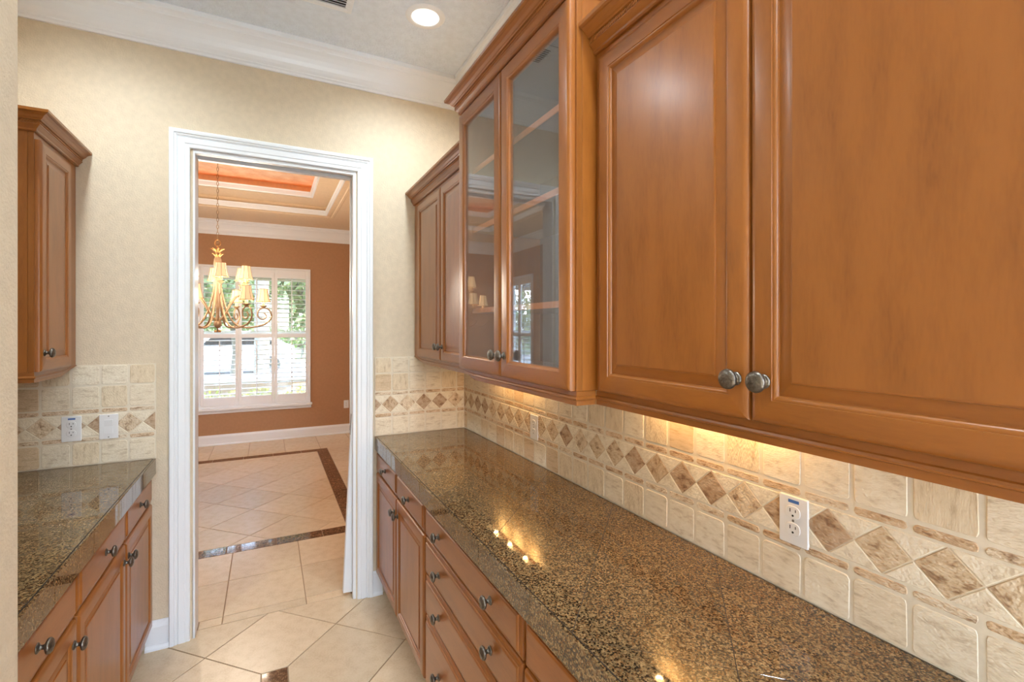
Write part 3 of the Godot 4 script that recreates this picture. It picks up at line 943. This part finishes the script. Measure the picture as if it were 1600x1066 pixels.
func counters():
	for side in [-1.0, 1.0]:
		var x0 := 0.547 if side < 0 else -1.098      # room-side edge is x0 on the right, x1 on the left
		var x1 := 1.097 if side < 0 else -0.478
		var z0 := -2.826
		var z1 := -0.134 if side < 0 else -1.252
		var t := thing("countertop", "long speckled brown granite countertop under the right wall cabinets" if side < 0 else "speckled brown granite countertop in the left alcove beside the wall end", "countertop", Vector3((x0 + x1) / 2, 0.839, (z0 + z1) / 2))
		var e := 0.010
		var a := x0 + e if side < 0 else x0
		var b := x1 if side < 0 else x1 - e
		wpart("substrate", B([[a, b, 0.840, 0.9135, z0, z1]]), M.joint, t)
		var h := 0.2172
		var o := Vector2(0.765, 0.598) if side < 0 else Vector2(-0.70, 2.55)
		for i in range(-12, 13):
			for j in range(-12, 13):
				var v := o + Vector2(h, -h) * i + Vector2(h, h) * j
				var poly := clip([v, v + Vector2(h, h), v + Vector2(0, 2 * h), v + Vector2(-h, h)], rect(a, b, z0, z1))
				if poly.size() < 3:
					continue
				var ar := 0.0
				for k in poly.size():
					ar += poly[k].cross(poly[(k + 1) % poly.size()])
				if absf(ar) < 1e-3:
					continue
				if ar < 0.0:
					poly.reverse()
				var mb := MB.new()
				mb.xf = Transform3D(Basis(Vector3(1, 0, 0), Vector3(0, 0, -1), Vector3(0, 1, 0)), Vector3.ZERO)
				mb.prism(MB.inset(poly, 0.0009), 0.0045, 0.0001, 0.9095)
				wpart("granite_tile", mb, M["granite%d" % rng.randi_range(0, 2)], t)
		var z := z0
		while z < z1 - 0.01:
			var zz := minf(z + 0.3065, z1)
			var mb := MB.new()
			if side < 0:
				mb.box(Vector3(x0, 0.839, z + 0.0004), Vector3(x0 + e - 0.0004, 0.914, zz - 0.0004), 0.0022)
			else:
				mb.box(Vector3(x1 - e + 0.0004, 0.839, z + 0.0004), Vector3(x1, 0.914, zz - 0.0004), 0.0022)
			wpart("edge_tile", mb, M["granite%d" % rng.randi_range(0, 2)], t)
			z = zz

# ------------------------------------------------------------------ backsplash
func tumbled(w: float, h: float, d: float) -> MB:
	var mb := MB.new()
	var r := minf(0.010, h * 0.38)
	var poly := []
	for c in [[w - r, r, -90.0], [w - r, h - r, 0.0], [r, h - r, 90.0], [r, r, 180.0]]:
		for k in 3:
			var a := deg_to_rad(c[2] + 45.0 * k)
			poly.append(Vector2(c[0] + r * cos(a), c[1] + r * sin(a)) + Vector2(rng.randf_range(-1, 1), rng.randf_range(-1, 1)) * 0.0011)
	mb.prism(poly, d, 0.0028)
	return mb

func splash(called_label: String, xf: Transform3D, u0: float, u1: float, pitch: float, seam: float, apex: float):
	var t := thing("tile_backsplash", called_label, "backsplash", xf.origin + xf.basis.x * u0 + Vector3.UP * 0.9145)
	var bed := MB.new()
	bed.box(Vector3(u0, 0.9145, 0), Vector3(u1, 1.368, 0.0083))
	wpart("grout_bed", bed, M.grout, t, xf)
	var g := 0.0032
	var variants := {}
	for r in [[0.9165, 1.0165, "stone_tile"], [1.0215, 1.0420, "liner_tile"], [1.1470, 1.1675, "liner_tile"], [1.1720, 1.2710, "stone_tile"], [1.2770, 1.3660, "stone_tile"]]:
		var n0 := int(floor((u0 - seam) / pitch))
		for i in range(n0, n0 + 60):
			var a := maxf(seam + i * pitch + g, u0 + 0.001)
			var b := minf(seam + (i + 1) * pitch - g, u1 - 0.001)
			if b - a < 0.012:
				continue
			var full: bool = b - a > pitch - 2 * g - 0.0005
			var key := "%s%.3f%d" % [r[2], r[1] - r[0], rng.randi_range(0, 4)]
			var m
			if full and variants.has(key):
				m = variants[key]
			else:
				m = tumbled(b - a, r[1] - r[0], rng.randf_range(0.0090, 0.0102)).mesh()
				if full:
					variants[key] = m
			var k: int = rng.randi_range(0, 2) if r[2] == "liner_tile" else [0, 0, 1, 1, 2, 2, 0, 3][rng.randi_range(0, 7)]
			wpart(r[2], m, M[("liner%d" if r[2] == "liner_tile" else "stone%d") % k], t, xf * Transform3D(Basis.IDENTITY, Vector3(a, r[0], 0)))
	# band of diamonds with pale triangles between
	var y0 := 1.0455
	var y1 := 1.1435
	var ym := (y0 + y1) / 2
	var box := [Vector2(u0 + 0.001, y0), Vector2(u1 - 0.001, y0), Vector2(u1 - 0.001, y1), Vector2(u0 + 0.001, y1)]
	var n1 := int(floor((u0 - apex) / pitch)) - 1
	for i in range(n1, n1 + 60):
		var a := apex + i * pitch
		var c := a + pitch / 2
		for s in [[[Vector2(a, ym), Vector2(c, y0), Vector2(a + pitch, ym), Vector2(c, y1)], "diamond_tile"], [[Vector2(c - pitch, y0), Vector2(c, y0), Vector2(a, ym)], "triangle_tile"], [[Vector2(c, y1), Vector2(c - pitch, y1), Vector2(a, ym)], "triangle_tile"]]:
			var poly := clip(s[0], box)
			if poly.size() < 3:
				continue
			var ar := 0.0
			for k in poly.size():
				ar += poly[k].cross(poly[(k + 1) % poly.size()])
			if absf(ar) < 4e-4:
				continue
			if ar < 0.0:
				poly.reverse()
			var mb := MB.new()
			mb.prism(MB.inset(poly, 0.0011), 0.0096, 0.0012)
			wpart(s[1], mb, M["diamond%d" % rng.randi_range(0, 3)] if s[1] == "diamond_tile" else M["stone4"], t, xf)

func backsplashes():
	# local x along the wall, y up, z out of it
	var right := Transform3D(Basis(Vector3(0, 0, 1), Vector3.UP, Vector3(-1, 0, 0)), Vector3(RIGHT - 0.0012, 0, 0))
	splash("long tumbled travertine backsplash with a diamond band, on the right wall behind the counter", right, -2.826, -0.134, 0.1043, -1.103, -1.0985)
	var back := Transform3D(Basis.IDENTITY, Vector3(0, 0, BACK + 0.0012))
	splash("short tumbled travertine backsplash right of the opening, at the far end of the right counter", back, 0.549, 1.098, 0.1, 0.647, 0.688)
	splash("short tumbled travertine backsplash left of the opening, holding an outlet and a switch", back, -1.098, -0.478, 0.1035, -0.5825, -0.528)

# ------------------------------------------------------------------ fittings
func rounded(w: float, h: float, r: float, n := 4) -> Array:
	var p := []
	for c in [[w / 2 - r, -h / 2 + r, -90.0], [w / 2 - r, h / 2 - r, 0.0], [-w / 2 + r, h / 2 - r, 90.0], [-w / 2 + r, -h / 2 + r, 180.0]]:
		for k in n + 1:
			var a := deg_to_rad(c[2] + 90.0 * k / n)
			p.append(Vector2(c[0] + r * cos(a), c[1] + r * sin(a)))
	return p

func outlet(xf: Transform3D, label: String, sticker: bool):
	var t := thing("outlet", label, "outlet", xf.origin)
	t.basis = xf.basis
	var mb := MB.new()
	mb.prism(rounded(0.070, 0.114, 0.004), 0.0055, 0.002)
	part("cover_plate", mb, M.plate, t)
	for s in [-1.0, 1.0]:
		mb = MB.new()
		var y: float = s * 0.0195
		mb.xf = Transform3D(Basis.IDENTITY, Vector3(0, y, 0))
		mb.prism(rounded(0.034, 0.029, 0.012), 0.0072, 0.0008)
		var f := part("receptacle", mb, M.plate, t)
		mb = MB.new()
		mb.box(Vector3(-0.0075, y + 0.000, 0.006), Vector3(-0.0055, y + 0.0085, 0.0074))
		mb.box(Vector3(0.0055, y + 0.001, 0.006), Vector3(0.0075, y + 0.0075, 0.0074))
		mb.xf = Transform3D(Basis(Vector3.RIGHT, PI / 2), Vector3(0, y - 0.0075, 0.006))
		mb.lathe([Vector2(0, 0), Vector2(0.0026, 0), Vector2(0.0026, 0.0014), Vector2(0, 0.0014)], 10)
		part("slots", mb, M.dark, f)
	mb = MB.new()
	mb.xf = Transform3D(Basis(Vector3.RIGHT, PI / 2), Vector3(0, 0, 0.005))
	mb.lathe([Vector2(0, 0), Vector2(0.003, 0), Vector2(0.003, 0.0012), Vector2(0, 0.0016)], 10)
	part("screw", mb, M.steel, t)
	if sticker:
		mb = MB.new()
		mb.box(Vector3(-0.012, 0.041, 0.005), Vector3(0.014, 0.0485, 0.0058), 0.0002)
		part("sticker", mb, M.sticker, t)

func fittings():
	var rx := Basis(Vector3(0, 0, 1), Vector3.UP, Vector3(-1, 0, 0))
	outlet(Transform3D(rx, Vector3(1.1005, 1.0885, -0.7055)), "white duplex outlet with a blue sticker, on the right backsplash nearest the camera", true)
	outlet(Transform3D(rx, Vector3(1.1005, 1.080, -1.937)), "white duplex outlet seen edge-on far along the right backsplash, under the glass-door cabinet", false)
	outlet(Transform3D(Basis.IDENTITY, Vector3(-0.787, 1.084, BACK + 0.009)), "white duplex outlet with a blue sticker, on the left backsplash beside the switch", true)
	outlet(Transform3D(Basis.IDENTITY, Vector3(1.021, 0.421, FAR + 0.001)), "small white outlet low on the terracotta wall of the dining room", false)
	var t := thing("light_switch", "white rocker light switch on the left backsplash, right of the outlet", "switch", Vector3(-0.655, 1.083, BACK + 0.009))
	var mb := MB.new()
	mb.prism(rounded(0.070, 0.114, 0.004), 0.0055, 0.002)
	part("cover_plate", mb, M.plate, t)
	mb = MB.new()
	mb.sweep([Vector3(-0.0155, 0, 0.004), Vector3(0.0155, 0, 0.004)], Vector3(0, 0, 1), [Vector2(-0.031, 0), Vector2(0.031, 0), Vector2(0.031, 0.0055), Vector2(0.002, 0.0028), Vector2(-0.031, 0.0048)], 1.0)
	part("rocker", mb, M.plate, t)
	mb = MB.new()
	for s in [-1.0, 1.0]:
		mb.xf = Transform3D(Basis(Vector3.RIGHT, PI / 2), Vector3(0, s * 0.048, 0.005))
		mb.lathe([Vector2(0, 0), Vector2(0.0028, 0), Vector2(0.0028, 0.001), Vector2(0, 0.0014)], 10)
	part("screws", mb, M.steel, t)
	# ceiling vent
	t = thing("air_vent", "white louvered air vent in the ceiling left of the recessed light", "vent", Vector3(0.19, CEIL, -2.30))
	mb = MB.new()
	var pr := [Vector2(0, 0), Vector2(0.028, -0.003), Vector2(0.03, -0.009), Vector2(0.004, -0.013), Vector2(0.0, -0.011)]
	mb.sweep([Vector3(-0.164, 0, 0.10), Vector3(0.164, 0, 0.10), Vector3(0.164, 0, -0.10), Vector3(-0.164, 0, -0.10)], Vector3.UP, pr, 1.0, true)
	part("frame", mb, M.white, t)
	mb = MB.new()
	mb.box(Vector3(-0.165, -0.002, -0.101), Vector3(0.165, -0.0004, 0.101))
	part("backing", mb, mat(Color(0.25, 0.25, 0.25), 0.8), t)
	for k in 11:
		mb = MB.new()
		mb.xf = Transform3D(Basis(Vector3.RIGHT, 0.7), Vector3(0, -0.008, -0.09 + 0.018 * k))
		mb.box(Vector3(-0.163, -0.0007, -0.0075), Vector3(0.163, 0.0007, 0.0075))
		part("slat", mb, M.white, t)
	# under-cabinet light bars, three little bulbs each
	for k in [[-2.25, "slim grey light bar with three warm bulbs under the far and glass-door cabinets"], [-1.09, "slim grey light bar with three warm bulbs under the near right cabinet"]]:
		t = thing("light_bar", k[1], "cabinet light", Vector3(1.05, 1.372, k[0] + 0.157), "under-cabinet light bars")
		mb = MB.new()
		mb.box(Vector3(-0.022, -0.006, -0.235), Vector3(0.030, -0.0005, 0.235), 0.001)
		mb.box(Vector3(-0.024, -0.036, -0.235), Vector3(-0.022, -0.0005, 0.235), 0.0005)
		mb.box(Vector3(-0.022, -0.036, -0.235), Vector3(0.030, -0.006, -0.233), 0.0005)
		mb.box(Vector3(-0.022, -0.036, 0.233), Vector3(0.030, -0.006, 0.235), 0.0005)
		part("housing", mb, mat(Color(0.38, 0.37, 0.36), 0.6), t)
		for i in 3:
			mb = MB.new()
			mb.lathe([Vector2(0, -0.027), Vector2(0.011, -0.0262), Vector2(0.0145, -0.0235), Vector2(0.0150, -0.019), Vector2(0.013, -0.016), Vector2(0, -0.0155)], 20)
			var b := part("bulb", mb, glow(Color(1.0, 0.80, 0.52), 12.0), t, Transform3D(Basis.IDENTITY, Vector3(0, 0, 0.157 * (i - 1))))
			var l := OmniLight3D.new()
			l.name = "bulb_light"
			l.light_color = Color(1.0, 0.78, 0.50)
			l.light_energy = BAR_E
			l.light_size = 0.012
			l.omni_range = 8.0
			l.omni_attenuation = 2.0
			l.shadow_enabled = true
			b.add_child(l)
			l.position = Vector3(0, -0.0215, 0)
const BAR_E := 0.04

# ------------------------------------------------------------------ chandelier
func bez(p: Array, n: int) -> Array:
	var c := Curve3D.new()
	for i in p.size():
		var a: Vector3 = p[maxi(i - 1, 0)]
		var b: Vector3 = p[mini(i + 1, p.size() - 1)]
		var t := (b - a) / 6.0
		c.add_point(p[i], -t, t)
	var out := []
	for i in n + 1:
		out.append(c.sample_baked(c.get_baked_length() * i / n, true))
	return out

func chandelier():
	var at := Vector3(-0.411, 0, -5.16)
	var t := thing("chandelier", "two-tier scrolled bronze chandelier with glowing fabric shades, hanging in the dining room", "chandelier", Vector3(at.x, 1.49, at.z))
	var O := func(y: float) -> Transform3D: return Transform3D(Basis.IDENTITY, at + Vector3(0, y, 0))
	var mb := MB.new()
	mb.lathe([Vector2(0, 3.205), Vector2(0.012, 3.205), Vector2(0.02, 3.215), Vector2(0.055, 3.225), Vector2(0.065, 3.2395), Vector2(0, 3.2395)], 20)
	wpart("ceiling_canopy", mb, M.bronze, t, O.call(0.0))
	mb = MB.new()
	var y := 3.21
	var k := 0
	while y > 2.33:
		var ring := []
		for i in 10:
			var a := TAU * i / 10
			var v := Vector3(cos(a) * 0.008, sin(a) * 0.019, 0)
			ring.append(Vector3(0, y - 0.019, 0) + (v if k % 2 == 0 else Vector3(0, v.y, v.x)))
		mb.tube(ring, [0.0022], 5, true)
		y -= 0.033
		k += 1
	wpart("chain", mb, M.bronze, t, O.call(0.0))
	mb = MB.new()
	for j in 2:
		var ring := []
		for i in 14:
			var a := TAU * i / 14
			var v := Vector3(cos(a) * 0.022, sin(a) * 0.030, 0)
			ring.append(Vector3(0, 2.315 - 0.055 * j, 0) + (v if j == 0 else Vector3(0, v.y, v.x)))
		mb.tube(ring, [0.0035], 6, true)
	wpart("hanging_loop", mb, M.gold, t, O.call(0.0))
	# gilded leaf crown
	mb = MB.new()
	for r in 2:
		for i in 7:
			var a := TAU * (i + 0.5 * r) / 7
			var d := Vector3(cos(a), 0, sin(a))
			var pts := []
			var rad := []
			for s in 6:
				var f := s / 5.0
				pts.append(d * (0.014 + (0.034 + 0.014 * r) * f * f) + Vector3(0, 2.185 + 0.045 * r + 0.042 * f - 0.008 * f * f * f, 0))
				rad.append(0.0085 * sin(PI * (0.25 + 0.74 * f)) + 0.001)
			mb.tube(pts, rad, 5)
	wpart("leaf_crown", mb, M.gold, t, O.call(0.0))
	mb = MB.new()
	mb.lathe([Vector2(0, 1.492), Vector2(0.006, 1.50), Vector2(0.010, 1.515), Vector2(0.006, 1.53), Vector2(0.018, 1.54), Vector2(0.030, 1.555), Vector2(0.034, 1.575), Vector2(0.028, 1.60), Vector2(0.018, 1.625), Vector2(0.013, 1.66), Vector2(0.016, 1.75), Vector2(0.022, 1.85), Vector2(0.024, 1.93), Vector2(0.034, 1.96), Vector2(0.034, 1.985), Vector2(0.020, 2.0), Vector2(0.014, 2.05), Vector2(0.026, 2.09), Vector2(0.034, 2.13), Vector2(0.028, 2.17), Vector2(0.012, 2.20), Vector2(0.006, 2.25), Vector2(0, 2.25)], 18)
	wpart("stem", mb, M.bronze, t, O.call(0.0))
	mb = MB.new()
	for i in 6:
		var a := TAU * i / 6
		mb.xf = Transform3D(Basis.IDENTITY, Vector3(cos(a) * 0.022, 1.515, sin(a) * 0.022))
		mb.lathe([Vector2(0, -0.022), Vector2(0.006, -0.014), Vector2(0.004, -0.002), Vector2(0, 0.004)], 8)
	wpart("drops", mb, M.gold, t, O.call(0.0))
	# one arm of each tier, shared
	var low := bez([Vector3(0.020, 1.97, 0), Vector3(0.040, 1.84, 0), Vector3(0.085, 1.68, 0), Vector3(0.150, 1.575, 0), Vector3(0.235, 1.540, 0), Vector3(0.340, 1.548, 0), Vector3(0.435, 1.580, 0), Vector3(0.485, 1.645, 0), Vector3(0.462, 1.712, 0), Vector3(0.405, 1.728, 0), Vector3(0.358, 1.695, 0), Vector3(0.362, 1.640, 0), Vector3(0.408, 1.618, 0), Vector3(0.440, 1.650, 0), Vector3(0.415, 1.680, 0)], 60)
	var high := bez([Vector3(0.020, 1.60, 0), Vector3(0.070, 1.66, 0), Vector3(0.130, 1.76, 0), Vector3(0.190, 1.83, 0), Vector3(0.255, 1.845, 0), Vector3(0.290, 1.885, 0), Vector3(0.272, 1.925, 0), Vector3(0.240, 1.915, 0), Vector3(0.238, 1.890, 0)], 30)
	var tiers := [[low, 0.378, 1.736, -0.168, 0.0105, 0.925], [high, 0.246, 1.935, 0.35, 0.0085, 0.92]]
	var shade := shade_mesh()
	var cup := MB.new()
	cup.lathe([Vector2(0, -0.012), Vector2(0.010, -0.010), Vector2(0.022, 0.004), Vector2(0.033, 0.012), Vector2(0.035, 0.016), Vector2(0.020, 0.014), Vector2(0.0125, 0.018), Vector2(0.0125, 0.052), Vector2(0.0, 0.052)], 16)
	var cm := cup.mesh()
	var bulb := MB.new()
	bulb.lathe([Vector2(0, 0.052), Vector2(0.007, 0.055), Vector2(0.014, 0.072), Vector2(0.012, 0.090), Vector2(0.004, 0.108), Vector2(0, 0.112)], 10)
	var bm := bulb.mesh()
	var ivory := mat(Color(0.66, 0.55, 0.40), 0.7)
	var fabric := glow(Color(1.0, 0.85, 0.65), 0.9)
	fabric.albedo_color = Color(0.66, 0.56, 0.40)
	fabric.roughness = 0.9
	shade.surface_set_material(0, fabric)
	shade.surface_set_material(1, mat(Color(0.52, 0.34, 0.17), 0.8))
	var lit := glow(Color(1.0, 0.78, 0.48), 6.0)
	for tier in tiers:
		var am := MB.new()
		var rad := []
		for i in tier[0].size():
			rad.append(tier[4] * (1.0 - 0.45 * i / tier[0].size()))
		am.tube(tier[0].map(func(q): return Vector3(q.x * tier[5], q.y, q.z)), rad, 7)
		var mesh := am.mesh()
		for i in 6:
			var rot := Basis(Vector3.UP, TAU * i / 6.0 - tier[3])
			var arm := wpart("arm", mesh, M.bronze, t, Transform3D(rot, at))
			var p: Vector3 = at + rot * Vector3(tier[1], tier[2], 0)
			wpart("candle_cup", cm, ivory, arm, Transform3D(rot, p))
			wpart("lamp_shade", shade, null, arm, Transform3D(rot, p + Vector3(0, 0.052, 0)))
			var b := wpart("bulb", bm, lit, arm, Transform3D(rot, p))
			var l := OmniLight3D.new()
			l.name = "candle_light"
			l.light_color = Color(1.0, 0.94, 0.86)
			l.light_energy = 0.15
			l.light_size = 0.02
			l.omni_range = 10.0
			l.omni_attenuation = 2.0
			l.shadow_enabled = true
			b.add_child(l)
			l.position = Vector3(0, 0.082, 0)

func shade_mesh() -> ArrayMesh:
	# eight-sided bell, open at both ends, with corded ribs and rims
	var mb := MB.new()
	var prof := [Vector2(0.062, 0.0), Vector2(0.060, 0.004), Vector2(0.053, 0.026), Vector2(0.046, 0.060), Vector2(0.040, 0.096), Vector2(0.038, 0.122)]
	var n := 8
	for i in prof.size() - 1:
		for k in n:
			var a0 := TAU * k / n
			var a1 := TAU * (k + 1) / n
			var p := func(r: float, a: float, y: float) -> Vector3: return Vector3(r * cos(a), y, -r * sin(a))
			mb.quad(p.call(prof[i].x, a0, prof[i].y), p.call(prof[i].x, a1, prof[i].y), p.call(prof[i + 1].x, a1, prof[i + 1].y), p.call(prof[i + 1].x, a0, prof[i + 1].y))
			mb.quad(p.call(prof[i + 1].x - 0.001, a0, prof[i + 1].y), p.call(prof[i + 1].x - 0.001, a1, prof[i + 1].y), p.call(prof[i].x - 0.001, a1, prof[i].y), p.call(prof[i].x - 0.001, a0, prof[i].y))
	var out := mb.mesh()
	mb = MB.new()
	for k in n:
		var pts := []
		for q in prof:
			pts.append(Vector3(q.x * cos(TAU * k / n), q.y, -q.x * sin(TAU * k / n)))
		mb.tube(pts, [0.0018], 4)
	for q in [prof[0], prof[-1]]:
		var ring := []
		for k in 16:
			var a := TAU * k / 16
			var r: float = q.x * (1.0 if k % 2 == 0 else cos(PI / 8))
			ring.append(Vector3(r * cos(a), q.y, -r * sin(a)))
		mb.tube(ring, [0.0025], 4, true)
	return mb.mesh(out)

# ------------------------------------------------------------------ outdoors, beyond the shutters
func leaves(called: String, parent: Node, mid: Vector3, r: Vector3, n: int, m: Material, size: float):
	var mb := MB.new()
	mb.tri(Vector3(0, 0, -1), Vector3(0.45, 0.12, 0), Vector3(0, 0, 1))
	mb.tri(Vector3(0, 0, 1), Vector3(-0.45, 0.12, 0), Vector3(0, 0, -1))
	var mm := MultiMesh.new()
	mm.transform_format = MultiMesh.TRANSFORM_3D
	mm.mesh = mb.mesh()
	mm.instance_count = n
	for i in n:
		var d := Vector3(rng.randfn(), rng.randfn(), rng.randfn()).normalized() * pow(rng.randf(), 0.4)
		var b := Basis.from_euler(Vector3(rng.randf() * TAU, rng.randf() * TAU, rng.randf() * TAU)).scaled(Vector3.ONE * size * rng.randf_range(0.7, 1.3))
		mm.set_instance_transform(i, Transform3D(b, mid + d * r))
	var o := MultiMeshInstance3D.new()
	o.name = called
	o.multimesh = mm
	o.material_override = m
	parent.add_child(o, true)
	o.set_meta("kind", "stuff")

func outdoors():
	var lawn := mat(Color(0.27, 0.34, 0.13), 0.9)
	var leaf := mat(Color(0.40, 0.45, 0.29), 0.6)
	leaf.backlight_enabled = true
	leaf.backlight = Color(0.3, 0.4, 0.1)
	var leaf2 := mat(Color(0.48, 0.50, 0.18), 0.6)
	leaf2.backlight_enabled = true
	leaf2.backlight = Color(0.4, 0.4, 0.1)
	var bark := mat(Color(0.42, 0.41, 0.37), 0.9)
	var stucco := mat(Color(0.62, 0.54, 0.45), 0.8)
	struct("ground", B([[-25, 20, -0.5, -0.2, -45, FAR - 0.13], [-25, -2.28, -0.5, -0.2, FAR - 0.13, 1.81], [-25, 20, -0.5, -0.2, 1.81, 14]]), lawn)
	struct("path", B([[-8, 8, -0.2, -0.17, 1.9, 9]]), mat(Color(0.88, 0.87, 0.84), 0.9))
	struct("road", B([[-25, 20, -0.2, -0.18, -27, -19]]), mat(Color(0.5, 0.5, 0.5), 0.9))
	# porch: eave beam and a low capped wall
	var t := thing("garden_wall", "low tan garden wall with a white cap, outside the dining room window", "wall", Vector3(0, -0.2, -9.7))
	part("wall_body", B([[-7, 5, 0, 0.79, -0.1, 0.1]]), stucco, t)
	part("wall_cap", B([[-7, 5, 0.79, 0.88, -0.16, 0.16]], 0.01), M.white, t)
	var e := MB.new()
	e.box(Vector3(-4, 2.33, -9.0), Vector3(3, 2.45, -8.8), 0.01)
	e.box(Vector3(-4, 2.45, -9.05), Vector3(3, 2.55, FAR - 0.125), 0.01)
	tag(part("porch_eave", e, stucco), "tan porch eave across the top of the dining room window, outside", "eave")
	# shrubs before the wall
	var spots := [Vector3(-0.75, 0, -9.0), Vector3(-0.1, 0, -8.9), Vector3(0.55, 0, -9.0)]
	var names := ["behind the left visible shutter panel", "behind the middle visible shutter panel", "behind the right-hand shutter panel"]
	for i in spots.size():
		t = thing("shrub", "yellow-green shrub outside the dining room window, %s" % names[i], "shrub", spots[i] + Vector3(0, -0.2, 0), "shrubs under the window")
		for k in 7:
			var mb := MB.new()
			var a := TAU * k / 7.0 + i
			mb.tube([Vector3.ZERO, Vector3(cos(a) * 0.12, 0.3, sin(a) * 0.12), Vector3(cos(a) * 0.22, 0.62, sin(a) * 0.2)], [0.012, 0.008, 0.003], 5)
			part("branch", mb, bark, t)
		leaves("foliage", t, Vector3(0, 0.42, 0), Vector3(0.42, 0.34, 0.3), 420, leaf2, 0.05)
	# palm and leafy trees
	t = thing("palm_tree", "straight grey palm trunk standing on the lawn, seen through the middle shutters", "tree", Vector3(-0.12, -0.2, -12.2))
	var mb := MB.new()
	var pr := [Vector2(0, 0), Vector2(0.24, 0), Vector2(0.19, 0.4)]
	for k in 20:
		pr.append(Vector2(0.165 - 0.001 * k, 0.5 + 0.22 * k))
		pr.append(Vector2(0.150 - 0.001 * k, 0.68 + 0.22 * k))
	pr.append(Vector2(0, 5.0))
	mb.lathe(pr, 16)
	part("trunk", mb, bark, t)
	for k in 14:
		var a := TAU * k / 14
		var f := MB.new()
		var d := Vector3(cos(a), 0, sin(a))
		var pts := []
		for s in 8:
			var q := s / 7.0
			pts.append(Vector3(0, 4.9, 0) + d * (2.0 * q) + Vector3(0, 0.9 * q - 1.8 * q * q, 0))
		f.tube(pts, [0.02, 0.015, 0.01], 4)
		var sd := d.cross(Vector3.UP)
		for s in 14:
			var q := 0.15 + 0.85 * s / 14.0
			var c := Vector3(0, 4.9, 0) + d * (2.0 * q) + Vector3(0, 0.9 * q - 1.8 * q * q, 0)
			for w in [-1.0, 1.0]:
				f.tri(c - d * 0.03, c + d * 0.03, c + sd * w * 0.45 + d * 0.2 - Vector3(0, 0.2, 0))
		part("frond", f, leaf, t)
	for s in [[Vector3(1.25, -0.2, -13.5), "leafy tree with a forked pale trunk, behind the right-hand shutter panel", 0.5], [Vector3(-2.6, -0.2, -15.0), "leafy tree far behind the left shutter panels", 2.1], [Vector3(-0.9, -0.2, -17.5), "leafy tree on the lawn behind the palm trunk", 0.9]]:
		t = thing("leafy_tree", s[1], "tree", s[0], "trees on the lawn")
		mb = MB.new()
		mb.tube([Vector3.ZERO, Vector3(0.05, 1.0, 0), Vector3(-0.05, 1.9, 0.05)], [0.2, 0.15, 0.13], 10)
		for k in 5:
			var a: float = TAU * k / 5.0 + s[2]
			mb.tube([Vector3(-0.05, 1.8, 0.05), Vector3(cos(a) * 0.4, 2.5, sin(a) * 0.4), Vector3(cos(a) * 1.0, 3.4, sin(a) * 1.0)], [0.10, 0.07, 0.03], 7)
		part("trunk", mb, bark, t)
		for k in 8:
			var a: float = TAU * k / 8.0 + s[2]
			leaves("foliage", t, Vector3(cos(a) * 1.0, 2.5 + 0.8 * (k % 3), sin(a) * 1.0), Vector3(1.1, 0.9, 1.1), 700, leaf, 0.12)
	parked_car()
	# hedge across the road
	t = thing("hedge", "long green hedge on the far side of the road", "hedge", Vector3(0, -0.2, -29))
	mb = MB.new()
	for k in 24:
		mb.tube([Vector3(-16.5 + 1.4 * k, 0, 0), Vector3(-16.4 + 1.4 * k, 2.0, 0)], [0.08, 0.04], 6)
	part("stems", mb, bark, t)
	for k in 18:
		leaves("foliage", t, Vector3(-15.5 + 1.8 * k, 2.2 + 0.3 * (k % 3), 0), Vector3(1.5, 2.3, 0.9), 420, leaf, 0.22)

func parked_car():
	var t := thing("car", "white car parked on the road, seen through the left shutters", "car", Vector3(-1.3, -0.18, -21.0))
	var paint := mat(Color(0.85, 0.86, 0.87), 0.25)
	var body := MB.new()
	var side := [Vector2(-2.2, 0.35), Vector2(-2.25, 0.75), Vector2(-2.05, 0.92), Vector2(-1.1, 1.0), Vector2(-0.55, 1.48), Vector2(0.2, 1.56), Vector2(1.2, 1.52), Vector2(1.95, 1.08), Vector2(2.2, 1.0), Vector2(2.25, 0.6), Vector2(2.15, 0.35)]
	body.sweep([Vector3(0, 0, -0.85), Vector3(0, 0, 0.85)], Vector3(0, 1, 0), side.map(func(q): return Vector2(q.x, q.y)), 1.0)
	part("body", body, paint, t)
	var gl := mat(Color(0.06, 0.07, 0.08), 0.08)
	for z in [-0.855, 0.855]:
		for q in [[Vector2(-0.85, 1.05), Vector2(0.15, 1.05), Vector2(0.15, 1.48), Vector2(-0.42, 1.44)], [Vector2(0.25, 1.05), Vector2(1.65, 1.08), Vector2(1.15, 1.45), Vector2(0.25, 1.48)]]:
			var w := MB.new()
			w.prism(q, 0.012, 0.004, z - 0.006, true)
			part("window", w, gl, t)
	for x in [-1.4, 1.4]:
		for z in [-0.8, 0.8]:
			var w := MB.new()
			w.xf = Transform3D(Basis(Vector3.RIGHT, PI / 2), Vector3(x, 0.33, z - 0.1))
			w.lathe([Vector2(0, 0), Vector2(0.2, 0.0), Vector2(0.31, 0.0), Vector2(0.33, 0.03), Vector2(0.33, 0.17), Vector2(0.31, 0.2), Vector2(0.2, 0.2), Vector2(0, 0.2)], 20)
			part("wheel", w, M.dark, t)
